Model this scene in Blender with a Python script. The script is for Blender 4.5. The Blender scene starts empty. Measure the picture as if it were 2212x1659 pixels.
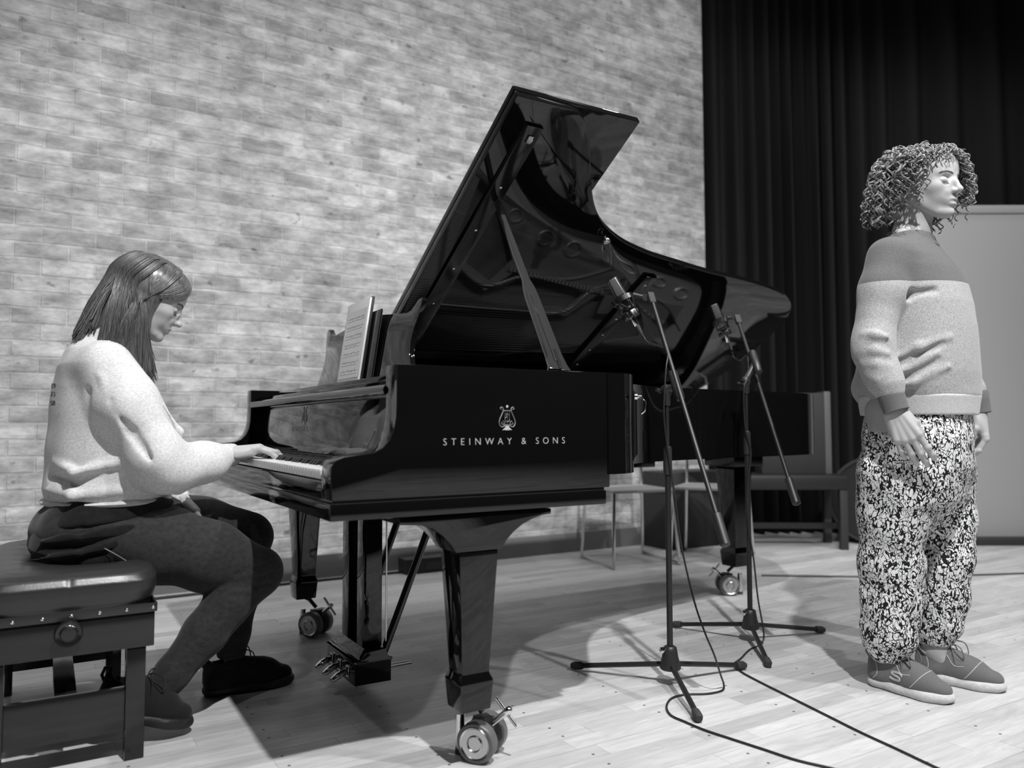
import bpy, bmesh, math, random
import numpy as np
from mathutils import Vector, Matrix, noise
from mathutils.geometry import tessellate_polygon
random.seed(7); np.random.seed(7)
C = bpy.context.scene.collection
R = math.radians
# ---------------------------------------------------------------- camera, world, lamps, exposure
PO = Vector((-0.4128, 1.706, 0.0)); PYAW = R(30.9165)        # the piano's own frame: x towards the tail, y towards the brick wall
PU = Vector((math.cos(PYAW), math.sin(PYAW), 0)); PV = Vector((-math.sin(PYAW), math.cos(PYAW), 0))
def PW(x, y, z=0.0):
    return PO + PU*x + PV*y + Vector((0, 0, z))
cam = bpy.data.cameras.new('camera'); camo = bpy.data.objects.new('camera', cam); C.objects.link(camo)
cam.sensor_width = 36.0; cam.lens = 36.0*1676.9/2212.0
pitch = R(3.12); roll = R(-0.1222)
camo.matrix_world = Matrix.Translation((0, 0, 0.8333)) @ Matrix.Rotation(R(90)+pitch, 4, 'X') @ Matrix.Rotation(roll, 4, 'Z')
cam.clip_start = 0.05; cam.clip_end = 60
cam.dof.use_dof = True; cam.dof.focus_distance = 2.45; cam.dof.aperture_fstop = 2.0
sc = bpy.context.scene; sc.camera = camo
sc.view_settings.view_transform = 'Standard'; sc.view_settings.look = 'None'
sc.view_settings.exposure = 0.0; sc.view_settings.gamma = 1.0; sc.view_settings.use_curve_mapping = False
w = bpy.data.worlds.new('hall_air'); sc.world = w; w.use_nodes = True
w.node_tree.nodes['Background'].inputs[0].default_value = (0.5, 0.5, 0.5, 1)
w.node_tree.nodes['Background'].inputs[1].default_value = 0.085
def lamp(name, loc, target, power, size=0.12, spot=None, blend=0.6):
    L = bpy.data.lights.new(name, 'SPOT' if spot else 'AREA')
    L.energy = power; L.color = (1, 1, 1)
    if spot: L.spot_size = R(spot); L.spot_blend = blend; L.shadow_soft_size = size
    else: L.shape = 'DISK'; L.size = size
    o = bpy.data.objects.new(name, L); C.objects.link(o); o.location = loc
    o.rotation_euler = (Vector(target)-Vector(loc)).to_track_quat('-Z', 'Y').to_euler()
    return o
for lx, pw in ((-1.6, 70), (0.2, 850), (1.9, 330), (3.3, 170)):   # stage lamps on the bar in front of the piano
    lamp('stage_lamp', PW(lx, -2.05, 4.3), PW(lx*0.75+0.3, 0.6, 0.0), pw, 0.05, 105, 0.7)
for lx, pw in ((-1.5, 42), (1.0, 50), (3.6, 90)):             # lamps above the strip between piano and wall
    lamp('back_lamp', PW(lx, 1.75, 4.9), PW(lx, 0.9, 0.0), pw, 0.12, 120, 0.8)
for lx, pw, tz in ((-2.6, 12, 1.6), (-0.6, 34, 1.6), (1.6, 98, 2.0), (2.9, 112, 2.6)):   # wall washers
    lamp('wall_lamp', PW(lx, 0.9, 5.2), PW(lx, 2.6, tz), pw, 0.35, 110, 1.0)
lamp('screen_lamp', (3.2, 3.4, 4.6), (3.4, 6.0, 1.4), 215, 0.3, 80, 0.9)
lamp('side_lamp', (4.6, 1.4, 3.4), (1.3, 2.6, 1.3), 40, 0.25, 60, 0.9)

# ---------------------------------------------------------------- materials (the photograph is black and white)
def mat(name, col=0.5, rough=0.5, metal=0.0, spec=0.5, coat=0.0, emit=0.0, sheen=0.0):
    m = bpy.data.materials.new(name); m.use_nodes = True
    b = m.node_tree.nodes['Principled BSDF']
    b.inputs['Base Color'].default_value = (col, col, col, 1)
    b.inputs['Roughness'].default_value = rough; b.inputs['Metallic'].default_value = metal
    b.inputs['Specular IOR Level'].default_value = spec
    b.inputs['Coat Weight'].default_value = coat; b.inputs['Coat Roughness'].default_value = 0.03
    if sheen: b.inputs['Sheen Weight'].default_value = sheen
    if emit:
        b.inputs['Emission Color'].default_value = (1, 1, 1, 1); b.inputs['Emission Strength'].default_value = emit
    return m
class NT:
    """small helper for node trees"""
    def __init__(s, m):
        s.t = m.node_tree; s.n = s.t.nodes; s.b = s.n['Principled BSDF']
    def add(s, typ, **kw):
        x = s.n.new(typ)
        for k, v in kw.items(): setattr(x, k, v)
        return x
    def link(s, a, b): s.t.links.new(a, b)
    def math(s, op, a, b=None, c=None):
        x = s.n.new('ShaderNodeMath'); x.operation = op
        for i, v in enumerate((a, b, c)):
            if v is None: continue
            if isinstance(v, (int, float)): x.inputs[i].default_value = v
            else: s.link(v, x.inputs[i])
        return x.outputs[0]
    def noise(s, vec, scale, detail=3.0, rough=0.55):
        x = s.n.new('ShaderNodeTexNoise'); x.inputs['Scale'].default_value = scale
        x.inputs['Detail'].default_value = detail; x.inputs['Roughness'].default_value = rough
        if vec is not None: s.link(vec, x.inputs['Vector'])
        return x.outputs['Fac']
    def ramp(s, fac, stops, interp='LINEAR'):
        x = s.n.new('ShaderNodeValToRGB'); s.link(fac, x.inputs[0]); cr = x.color_ramp; cr.interpolation = interp
        while len(cr.elements) < len(stops): cr.elements.new(0.5)
        for e, (p, v) in zip(cr.elements, stops): e.position = p; e.color = (v, v, v, 1)
        return x.outputs[0]
    def bump(s, h, strength=0.3, dist=0.01):
        x = s.n.new('ShaderNodeBump'); x.inputs['Strength'].default_value = strength; x.inputs['Distance'].default_value = dist
        s.link(h, x.inputs['Height']); s.link(x.outputs[0], s.b.inputs['Normal'])
    def coords(s, kind='Object', scale=(1, 1, 1)):
        tc = s.n.new('ShaderNodeTexCoord'); mp = s.n.new('ShaderNodeMapping'); mp.inputs['Scale'].default_value = scale
        s.link(tc.outputs[kind], mp.inputs[0]); return mp.outputs[0]
M = {}
M['lacquer'] = mat('black piano lacquer', 0.004, 0.035, coat=0.0, spec=0.5)
M['lacquer_soft'] = mat('black lacquer', 0.008, 0.12)
M['bench_paint'] = mat('black satin bench lacquer', 0.012, 0.12)
M['ivory'] = mat('white key', 0.75, 0.22)
M['ebony'] = mat('black key', 0.012, 0.3)
M['felt'] = mat('dark felt', 0.03, 0.9)
M['chrome'] = mat('chrome', 0.75, 0.12, metal=1.0)
M['brass'] = mat('brass', 0.55, 0.22, metal=1.0)
M['tyre'] = mat('caster tyre', 0.12, 0.35)
M['inlay'] = mat('brass inlay lettering', 0.62, 0.35, metal=0.3)
M['inlay_dark'] = mat('darker inlay lettering', 0.30, 0.5)  # darker tone of the inlay, for the fallboard
M['plate'] = mat('bronzed iron plate', 0.50, 0.34, metal=0.35)
M['board'] = mat('varnished soundboard', 0.22, 0.35)
M['string'] = mat('steel string', 0.55, 0.3, metal=1.0)
M['prop'] = mat('polished prop wood', 0.03, 0.10)
M['black_metal'] = mat('black powder coated steel', 0.012, 0.45)
M['black_plastic'] = mat('black plastic', 0.02, 0.42)
M['rubber'] = mat('grey rubber', 0.035, 0.75)
M['mic_body'] = mat('dark satin nickel', 0.16, 0.3, metal=1.0)
M['cable'] = mat('black cable', 0.015, 0.45)
M['cable_grey'] = mat('grey cable', 0.10, 0.45)
M['tablet_white'] = mat('white tablet bezel', 0.70, 0.25)
M['tablet_side'] = mat('dark tablet case', 0.02, 0.4)
M['alu'] = mat('aluminium', 0.6, 0.3, metal=1.0)
M['paper'] = mat('paper', 0.55, 0.8)
# ---- leather of the bench
m = M['leather'] = mat('black bench leather', 0.022, 0.34)
t = NT(m); v = t.coords('Object'); t.bump(t.noise(v, 160, 4), 0.12, 0.002)
# ---- brick wall, worn and pale
m = M['brick'] = mat('pale worn brick', 0.4, 0.85, spec=0.2)
t = NT(m); v = t.coords('Object')
sep = t.add('ShaderNodeSeparateXYZ'); t.link(v, sep.inputs[0])
cmb = t.add('ShaderNodeCombineXYZ'); t.link(sep.outputs['X'], cmb.inputs[0]); t.link(sep.outputs['Z'], cmb.inputs[1])
wob = t.noise(v, 3.5, 2)
cw = t.add('ShaderNodeVectorMath', operation='ADD'); t.link(cmb.outputs[0], cw.inputs[0])
wv = t.add('ShaderNodeCombineXYZ'); t.link(t.math('MULTIPLY', t.math('SUBTRACT', wob, 0.5), 0.022), wv.inputs[1]); t.link(wv.outputs[0], cw.inputs[1])
br = t.add('ShaderNodeTexBrick'); t.link(cw.outputs[0], br.inputs['Vector'])
br.offset = 0.5; br.inputs['Scale'].default_value = 1.0; br.inputs['Brick Width'].default_value = 0.226; br.inputs['Row Height'].default_value = 0.0775
br.inputs['Mortar Size'].default_value = 0.0065; br.inputs['Mortar Smooth'].default_value = 0.35; br.inputs['Bias'].default_value = 0.0
br.inputs['Color1'].default_value = (0.27, 0.27, 0.27, 1); br.inputs['Color2'].default_value = (0.41, 0.41, 0.41, 1); br.inputs['Mortar'].default_value = (0.36, 0.36, 0.36, 1)
bw = t.add('ShaderNodeRGBToBW'); t.link(br.outputs['Color'], bw.inputs[0])
n1 = t.noise(t.coords('Object', (1, 1, 2.2)), 7, 5, 0.65)
n2 = t.noise(t.coords('Object', (1, 1, 1)), 1.1, 2)
n3 = t.noise(t.coords('Object', (4, 4, 12)), 6, 4, 0.7)
sp = t.ramp(t.noise(t.coords('Object', (1, 1, 1.6)), 13, 2), [(0.0, 1.0), (0.66, 1.0), (0.76, 0.45)])
k = t.math('MULTIPLY', t.ramp(n1, [(0.28, 0.55), (0.5, 1.0), (0.72, 1.5)]), t.ramp(n3, [(0.2, 0.82), (0.8, 1.18)]))
k = t.math('MULTIPLY', k, t.ramp(n2, [(0.3, 0.88), (0.7, 1.12)])); k = t.math('MULTIPLY', k, sp)
k = t.math('MULTIPLY', k, bw.outputs[0]); k = t.math('MULTIPLY', k, 1.12)
cc = t.add('ShaderNodeCombineColor'); [t.link(k, cc.inputs[i]) for i in range(3)]; t.link(cc.outputs[0], t.b.inputs['Base Color'])
t.bump(t.math('ADD', t.math('MULTIPLY', br.outputs['Fac'], -0.7), t.math('MULTIPLY', n1, 0.6)), 0.6, 0.012)
# ---- stage floor: boards 0.2 m wide made of three strips, two screw plugs per board on joists 0.34 m apart
m = M['floor'] = mat('worn beech stage floor', 0.5, 0.36, spec=0.35)
t = NT(m); v = t.coords('Object'); sep = t.add('ShaderNodeSeparateXYZ'); t.link(v, sep.inputs[0]); X, Y = sep.outputs['X'], sep.outputs['Y']
row = t.math('FLOOR', t.math('DIVIDE', Y, 0.0667))
wn = t.add('ShaderNodeTexWhiteNoise', noise_dimensions='1D'); t.link(row, wn.inputs['W'])
xs = t.math('ADD', X, t.math('MULTIPLY', wn.outputs['Value'], 3.1))
seg = t.math('FLOOR', t.math('DIVIDE', xs, 0.62))
wn2 = t.add('ShaderNodeTexWhiteNoise', noise_dimensions='2D'); cb = t.add('ShaderNodeCombineXYZ'); t.link(row, cb.inputs[0]); t.link(seg, cb.inputs[1]); t.link(cb.outputs[0], wn2.inputs['Vector'])
tone = t.ramp(wn2.outputs['Value'], [(0.0, 0.80), (0.5, 1.0), (1.0, 1.12)])
gv = t.coords('Object', (1.6, 22, 1)); g1 = t.noise(gv, 2.4, 5, 0.6)
gx = t.add('ShaderNodeTexNoise'); gx.inputs['Scale'].default_value = 1.0; gx.inputs['Detail'].default_value = 4; gx.inputs['Distortion'].default_value = 1.6
off = t.add('ShaderNodeVectorMath', operation='ADD'); t.link(t.coords('Object', (2.2, 14, 1)), off.inputs[0]); t.link(cb.outputs[0], off.inputs[1]); t.link(off.outputs[0], gx.inputs['Vector'])
grain = t.math('MULTIPLY', t.ramp(g1, [(0.25, 0.86), (0.75, 1.12)]), t.ramp(gx.outputs['Fac'], [(0.30, 0.84), (0.48, 1.0), (0.54, 0.9), (0.62, 1.05), (0.75, 0.95)]))
def line(coord, period, width, lo):
    f = t.math('ABSOLUTE', t.math('SUBTRACT', t.math('FRACT', t.math('DIVIDE', coord, period)), 0.5))
    return t.ramp(t.math('SUBTRACT', 0.5, f), [(0.0, lo), (width/period, 1.0)])
joint = t.math('MULTIPLY', line(Y, 0.0667, 0.0012, 0.80), line(Y, 0.2, 0.0016, 0.62))
joint = t.math('MULTIPLY', joint, line(xs, 0.62, 0.0012, 0.72))
def dots(yoff):
    dx = t.math('MULTIPLY', t.math('SUBTRACT', t.math('FRACT', t.math('ADD', t.math('DIVIDE', t.math('SUBTRACT', X, 0.012), 0.340), 0.5)), 0.5), 0.340)
    dy = t.math('MULTIPLY', t.math('SUBTRACT', t.math('FRACT', t.math('ADD', t.math('DIVIDE', t.math('SUBTRACT', Y, yoff), 0.2), 0.5)), 0.5), 0.2)
    d = t.math('SQRT', t.math('ADD', t.math('MULTIPLY', dx, dx), t.math('MULTIPLY', dy, dy)))
    return t.math('GREATER_THAN', d, 0.0042)
scr = t.ramp(t.noise(t.coords('Object', (5, 1.2, 1)), 9, 5, 0.8), [(0.0, 1.0), (0.62, 1.0), (0.70, 0.90), (0.78, 1.0)])
wear = t.ramp(t.noise(v, 1.3, 3), [(0.3, 0.92), (0.7, 1.06)])
k = t.math('MULTIPLY', t.math('MULTIPLY', tone, grain), t.math('MULTIPLY', joint, scr)); k = t.math('MULTIPLY', k, wear)
dd = t.math('MULTIPLY', dots(0.0895), dots(0.1545)); k = t.math('MULTIPLY', k, t.math('ADD', t.math('MULTIPLY', dd, 0.85), 0.15))
k = t.math('MULTIPLY', k, 0.56)
cc = t.add('ShaderNodeCombineColor'); [t.link(k, cc.inputs[i]) for i in range(3)]; t.link(cc.outputs[0], t.b.inputs['Base Color'])
t.link(t.ramp(t.noise(v, 5, 4), [(0.3, 0.30), (0.7, 0.46)]), t.b.inputs['Roughness'])
# ---- curtain, plain walls
M['curtain'] = mat('black stage drape', 0.017, 0.9, spec=0.1)
M['skirting'] = mat('grey skirting', 0.16, 0.7)
M['dark_wall'] = mat('dark hall wall', 0.03, 0.9)
M['grey_wall'] = mat('grey hall ceiling', 0.30, 0.9)
M['screen'] = mat('grey fabric screen', 0.40, 0.9)
M['carpet'] = mat('dark hall carpet', 0.02, 0.95, spec=0.1)
M['dim_edge'] = mat('dull metal edge', .10, .5)
M['dim_grey'] = mat('dim grey surface', 0.028, 0.6)
M['dim_black'] = mat('dim black surface', 0.012, 0.5)
M['pale_seat'] = mat('pale plastic seat', 0.30, 0.5)
# ---------------------------------------------------------------- mesh helpers
class MB:
    def __init__(s): s.v = []; s.f = []
    def add(s, vs, fs):
        n = len(s.v); s.v += [tuple(p) for p in vs]; s.f += [tuple(i+n for i in f) for f in fs]; return s
    def box(s, x0, x1, y0, y1, z0, z1, mt=None):
        vs = [(x, y, z) for x in (x0, x1) for y in (y0, y1) for z in (z0, z1)]
        if mt is not None: vs = [mt @ Vector(p) for p in vs]
        return s.add(vs, [(0, 1, 3, 2), (4, 6, 7, 5), (0, 4, 5, 1), (2, 3, 7, 6), (0, 2, 6, 4), (1, 5, 7, 3)])
    def prism(s, pts, a, b, holes=(), fn=None):
        """polygon pts (u,v) extruded from a to b; fn(u,v,w)->xyz"""
        fn = fn or (lambda u, v, w: (u, v, w))
        loops = [list(pts)] + [list(h) for h in holes]
        flat = [p for L in loops for p in L]; n = len(flat)
        tri = tessellate_polygon([[Vector((p[0], p[1], 0)) for p in L] for L in loops])
        if not holes: tri = [tuple(range(n))]
        vs = [fn(p[0], p[1], a) for p in flat] + [fn(p[0], p[1], b) for p in flat]
        fs = [tuple(reversed(f)) for f in tri] + [tuple(i+n for i in f) for f in tri]
        o = 0
        for L in loops:
            m_ = len(L)
            for i in range(m_):
                j = (i+1) % m_; fs.append((o+i, o+j, o+j+n, o+i+n))
            o += m_
        return s.add(vs, fs)
    def tube(s, pts, r, seg=10, closed=False, cap=True, flat=1.0):
        pts = [Vector(p) for p in pts]; n = len(pts); rr = r if hasattr(r, '__len__') else [r]*n
        tan = []
        for i in range(n):
            a = pts[i-1] if (i > 0 or closed) else pts[i]; b = pts[(i+1) % n] if (i < n-1 or closed) else pts[i]
            d = b-a; tan.append(d.normalized() if d.length > 1e-9 else Vector((0, 0, 1)))
        ref = Vector((0, 0, 1)) if abs(tan[0].z) < 0.9 else Vector((1, 0, 0))
        nrm = tan[0].cross(ref).normalized(); vs = []
        for i in range(n):
            if i: nrm = (nrm - tan[i]*nrm.dot(tan[i])).normalized()
            bi = tan[i].cross(nrm)
            for k in range(seg):
                a = 2*math.pi*k/seg; vs.append(pts[i]+nrm*(math.cos(a)*rr[i])+bi*(math.sin(a)*rr[i]*flat))
        fs = []
        for i in range(n if closed else n-1):
            j = (i+1) % n
            for k in range(seg):
                l = (k+1) % seg; fs.append((i*seg+k, i*seg+l, j*seg+l, j*seg+k))
        if cap and not closed:
            fs.append(tuple(range(seg-1, -1, -1))); fs.append(tuple((n-1)*seg+k for k in range(seg)))
        return s.add(vs, fs)
    def lathe(s, prof, seg=24, mt=None, closed=False):
        """prof: (r, h) revolved about local z, then mt"""
        n = len(prof); vs = []
        for r, h in prof:
            for k in range(seg):
                a = 2*math.pi*k/seg; vs.append(Vector((r*math.cos(a), r*math.sin(a), h)))
        if mt is not None: vs = [mt @ p for p in vs]
        fs = []
        for i in range(n if closed else n-1):
            j = (i+1) % n
            for k in range(seg):
                l = (k+1) % seg; fs.append((i*seg+k, i*seg+l, j*seg+l, j*seg+k))
        if not closed:
            if prof[0][0] > 1e-6: fs.append(tuple(range(seg-1, -1, -1)))
            if prof[-1][0] > 1e-6: fs.append(tuple((n-1)*seg+k for k in range(seg)))
        return s.add(vs, fs)
    def build(s, name, m, parent=None, bevel=0.0, bseg=2, smooth=35, loc=None, fix=True):
        me = bpy.data.meshes.new(name); me.from_pydata(s.v, [], s.f)
        if fix:
            bm = bmesh.new(); bm.from_mesh(me); bmesh.ops.remove_doubles(bm, verts=bm.verts, dist=1e-6)
            bmesh.ops.recalc_face_normals(bm, faces=bm.faces)
            if bevel:
                es = [e for e in bm.edges if len(e.link_faces) == 2 and e.calc_face_angle(0) > R(30)]
                bmesh.ops.bevel(bm, geom=es, offset=bevel, segments=bseg, affect='EDGES', profile=0.6, clamp_overlap=True)
            bm.to_mesh(me); bm.free()
        me.materials.append(m)
        if smooth:
            for p in me.polygons: p.use_smooth = True
            me.set_sharp_from_angle(angle=R(smooth))
        me.update()
        o = bpy.data.objects.new(name, me); C.objects.link(o)
        if parent: o.parent = parent
        if loc is not None: o.location = loc
        return o
def tag(o, label=None, cat=None, group=None, kind=None):
    if label: o['label'] = label
    if cat: o['category'] = cat
    if group: o['group'] = group
    if kind: o['kind'] = kind
    return o
def empty(name, loc=(0, 0, 0), rz=0.0):
    o = bpy.data.objects.new(name, None); C.objects.link(o); o.location = loc; o.rotation_euler = (0, 0, rz); o.empty_display_size = 0.05
    return o
def axis_mt(p, d, up=(0, 0, 1)):
    """matrix whose z axis is d, at p"""
    d = Vector(d).normalized(); up = Vector(up)
    if abs(d.dot(up)) > 0.95: up = Vector((1, 0, 0))
    x = up.cross(d).normalized(); y = d.cross(x)
    m_ = Matrix((x, y, d)).transposed().to_4x4(); m_.translation = Vector(p); return m_
def catmull(pts, k=6, closed=False):
    pts = [Vector(p) for p in pts]; n = len(pts); out = []
    for i in range(n if closed else n-1):
        p1, p2 = pts[i], pts[(i+1) % n]
        p0 = pts[i-1] if (i > 0 or closed) else p1*2-p2
        p3 = pts[(i+2) % n] if (i+2 < n or closed) else p2*2-p1
        for j in range(k):
            u = j/k
            out.append(0.5*((2*p1)+(p2-p0)*u+(2*p0-5*p1+4*p2-p3)*u*u+(3*p1-p0-3*p2+p3)*u**3))
    if not closed: out.append(pts[-1].copy())
    return out
def text_mesh(name, body, size, m, parent, mt, extrude=0.0006, spacing=1.0, offset=0.0):
    cu = bpy.data.curves.new(name, 'FONT'); cu.body = body; cu.size = size; cu.extrude = extrude
    cu.space_character = spacing; cu.align_x = 'CENTER'; cu.align_y = 'CENTER'; cu.offset = offset; cu.resolution_u = 4
    tmp = bpy.data.objects.new('tmp', cu); C.objects.link(tmp)
    me = bpy.data.meshes.new_from_object(tmp.evaluated_get(bpy.context.evaluated_depsgraph_get()))
    bpy.data.objects.remove(tmp); bpy.data.curves.remove(cu)
    me.transform(mt); me.materials.clear(); me.materials.append(m); me.name = name
    o = bpy.data.objects.new(name, me); C.objects.link(o); o.parent = parent
    return o
# ---------------------------------------------------------------- the setting
def struct(mb, name, m, **kw):
    o = mb.build(name, m, **kw); o['kind'] = 'structure'; return o
fl = struct(MB().box(-9, 11, -3.3, 2.72, -0.12, 0.0), 'floor', M['floor'], smooth=0)
fc = struct(MB().box(-11, 12, -11, -3.3, -0.12, -0.004), 'floor_hall', M['carpet'], smooth=0); fc.location = PO; fc.rotation_euler = (0, 0, PYAW); fl.location = PO; fl.rotation_euler = (0, 0, PYAW)
wl = struct(MB().box(-8.5, 3.76, 2.60, 2.85, -0.05, 6.6), 'wall_left', M['brick'], smooth=0); wl.location = PO; wl.rotation_euler = (0, 0, PYAW)
bl = struct(MB().box(-8.5, 3.76, 2.58, 2.60, 0.0, 0.125), 'baseboard_left', M['skirting'], smooth=0); bl.location = PO; bl.rotation_euler = (0, 0, PYAW)
# drape across the back: real vertical folds
def drape(name, p0, p1, h, seed, label, parent=None):
    rnd = random.Random(seed); p0 = Vector(p0); p1 = Vector(p1); d = (p1-p0); L = d.length; d.normalize(); nrm = Vector((-d.y, d.x, 0))
    n = int(L/0.016); mb = MB(); zs = [0.01, 0.5, 1.5, 3.0, 4.5, h]
    ph = []; a = 0
    for i in range(n+1):
        a += 0.016/(0.030+0.022*math.sin(i*0.016*2.1+seed)+0.012*rnd.random()); ph.append(a)
    vs = []
    for z in zs:
        amp = 0.085-0.04*z/h
        for i in range(n+1):
            s_ = i/n; q = p0+d*(L*s_)+nrm*(amp*math.sin(ph[i])+0.05*math.sin(s_*L*1.7+z*0.25)); vs.append((q.x, q.y, z))
    fs = []
    for j in range(len(zs)-1):
        for i in range(n):
            a0 = j*(n+1)+i; fs.append((a0, a0+1, a0+n+2, a0+n+1))
    mb.add(vs, fs); o = mb.build(name, M['curtain'], parent, smooth=80, fix=False)
    return o
dr = drape('stage_curtain', (1.46, 6.02, 0), (8.6, 6.35, 0), 6.4, 3, '')
tag(dr, 'tall black pleated stage curtain hanging across the back of the hall', 'curtain')
dr2 = drape('stage_curtain', (8.6, -5.2, 0), (-7.5, -5.6, 0), 6.4, 5, '')
tag(dr2, 'long black stage curtain on the side of the hall facing the stage', 'curtain')
struct(MB().box(-9.5, 9.5, 6.6, 6.8, -0.05, 6.6), 'wall_back', M['dark_wall'], smooth=0)
struct(MB().box(9.3, 9.5, -7, 6.8, -0.05, 6.6), 'wall_right', M['dark_wall'], smooth=0)
struct(MB().box(-9.5, 9.5, -6.2, -6.0, -0.05, 6.6), 'wall_front', M['dark_wall'], smooth=0)
struct(MB().box(-9.5, 9.5, -7, 8, 6.6, 6.8), 'ceiling', M['grey_wall'], smooth=0)
# grey screen behind the singer
t_ = empty('projection_screen', (3.45, 5.55, 0)); tag(t_, 'tall plain grey screen standing behind the singer in front of the curtain', 'screen')
MB().box(-0.50, 1.75, -0.02, 0.02, 0.04, 2.38).build('screen_panel', M['screen'], t_, bevel=0.004)
MB().box(-0.53, 1.78, -0.03, 0.03, 2.36, 2.42).build('top_bar', M['screen'], t_, bevel=0.006)
MB().box(-0.53, 1.78, -0.12, 0.12, 0.0, 0.05).build('foot_bar', M['dim_grey'], t_, bevel=0.006)
# ---------------------------------------------------------------- the concert grand
piano = empty('grand_piano', PO, PYAW)
tag(piano, 'black polished concert grand piano with its lid propped open', 'piano')
LQ = M['lacquer']
ARM = [(.02, .668), (.016, .72), (.018, .745), (.026, .758), (.048, .766), (.086, .771), (.116, .775), (.138, .785), (.154, .802), (.165, .826), (.170, .856), (.171, .888), (.171, .979), (.79, .979), (.79, .668)]
xz = lambda u, v, w_: (u, w_, v)
MB().prism(ARM, 0.0, 0.07, fn=xz).build('case_side', LQ, piano, bevel=0.004)
MB().prism(ARM[:-2]+[(.80, .979), (.80, .668)], 1.50, 1.57, fn=xz).build('case_side', LQ, piano, bevel=0.004)
MB().box(.014, .775, -.004, 1.574, .624, .662).build('key_bed', LQ, piano, bevel=0.006)
MB().box(.02, .770, .0, 1.57, .660, .670).build('case_moulding', LQ, piano, bevel=0.002)
MB().box(.018, .036, .07, 1.50, .668, .710).build('key_slip', LQ, piano, bevel=0.004)
MB().box(.02, .165, 1.388, 1.50, .668, .752).build('key_block', LQ, piano, bevel=0.01)
# rim: outer outline in plan, from the treble side round the tail to the bass side
RIM = [(.780, 0), (.842, .0), (.885, .022), (.935, .075), (1.0, .165), (1.107, .315), (1.21, .411), (1.348, .486), (1.523, .535), (1.70, .562), (1.90, .590), (2.10, .607), (2.28, .630), (2.42, .658), (2.52, .695), (2.592, .752), (2.638, .835), (2.655, .95), (2.655, 1.06), (2.640, 1.20), (2.618, 1.34), (2.58, 1.45), (2.51, 1.525), (2.40, 1.565), (2.2, 1.57), (1.6, 1.57), (.79, 1.57)]
RIMs = [RIM[0], RIM[1]] + [tuple(p[:2]) for p in catmull([(x, y, 0) for x, y in RIM[1:24]], 4)][1:] + RIM[24:]
def inset(path, d):
    out = []
    for i, p in enumerate(path):
        a = Vector(path[max(i-1, 0)]); b = Vector(path[min(i+1, len(path)-1)]); tg = (b-a).normalized()
        out.append((p[0]-tg.y*d, p[1]+tg.x*d))
    return out
RIN = inset(RIMs, 0.06)
def wall(path_o, path_i, z0, z1):
    mb = MB(); n = len(path_o); vs = []
    for z in (z0, z1): vs += [(x, y, z) for x, y in path_o] + [(x, y, z) for x, y in path_i]
    fs = []
    for i in range(n-1):
        fs += [(i, i+1, 2*n+i+1, 2*n+i), (n+i+1, n+i, 3*n+i, 3*n+i+1), (2*n+i, 2*n+i+1, 3*n+i+1, 3*n+i), (i+1, i, n+i, n+i+1)]
    fs += [(0, 2*n, 3*n, n), (n-1, 2*n-1, 4*n-1, 3*n-1)]
    return mb.add(vs, fs)
wall(RIMs, RIN, .703, .979).build('rim', LQ, piano, smooth=40)
wall(inset(RIMs, .055), inset(RIMs, .10), .70, .868).build('inner_rim', M['lacquer_soft'], piano, smooth=40)
# soundboard, iron plate with round openings, strings
PL = inset(RIMs, 0.062)
MB().prism([(.30, .08), (.80, .08)] + inset(RIMs, .07)[2:-1] + [(.80, 1.49), (.30, 1.49)], .785, .80).build('soundboard', M['board'], piano)
def circ(cx, cy, r, n=20): return [(cx+r*math.cos(2*math.pi*k/n), cy+r*math.sin(2*math.pi*k/n)) for k in range(n)]
HOLES = [(1.337, .704, .036), (1.527, .750, .038), (1.758, .773, .038), (2.059, .827, .030), (2.241, .847, .030), (2.411, .908, .036), (1.12, .60, .030)]
op = [[(.86, .40), (1.02, .56), (1.20, .86), (1.12, 1.0), (.86, .86)],
      [(.86, .92), (1.12, 1.06), (1.24, .93), (1.60, .985), (1.72, 1.02), (1.64, 1.12), (.86, 1.14)],
      [(.86, 1.19), (1.66, 1.17), (1.80, 1.03), (2.10, 1.03), (2.26, 1.14), (2.20, 1.30), (1.30, 1.44), (.86, 1.44)],
      [(2.24, 1.0), (2.34, 1.03), (2.46, 1.15), (2.42, 1.22), (2.32, 1.20)]]
MB().prism([(.42, .075), (.79, .075)] + PL[2:-1] + [(.80, 1.495), (.42, 1.495)], .850, .866, holes=[circ(*h) for h in HOLES]+op).build('iron_plate', M['plate'], piano, smooth=30)
for hx, hy, hr in HOLES:
    MB().lathe([(hr-.002, -.012), (hr-.001, .006), (hr+.006, .012), (hr+.013, .011), (hr+.022, .003), (hr+.026, -.002)], 24, Matrix.Translation((hx, hy, .866))).build('plate_port', M['plate'], piano, smooth=60)
rib = MB()
for pth in ([(.86, .885, 0), (1.1, 1.03, 0), (1.3, .95, 0), (1.6, .935, 0), (1.9, .80, 0), (1.98, .74, 0)], [(.86, 1.165, 0), (1.3, 1.16, 0), (1.62, 1.15, 0), (1.76, 1.0, 0), (2.0, .985, 0), (2.3, 1.0, 0), (2.5, 1.2, 0)], [(.80, .38, 0), (1.0, .52, 0), (1.26, .88, 0)], [(1.75, .99, 0), (1.95, .93, 0), (2.15, .97, 0)]):
    q = catmull(pth, 5); rib.tube([(p.x, p.y, .869) for p in q], .011, 8)
rib.build('plate_rib', M['plate'], piano, smooth=60)
bm_ = MB(); bm2 = MB()
for k in range(26):
    x = 1.20+.024*k; bm_.box(x, x+.014, .90+.0035*k, .925+.0035*k, .866, .884)
for k in range(22):
    x = 1.86+.023*k; bm2.box(x, x+.014, .98+.008*k, 1.005+.008*k, .866, .884)
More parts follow.
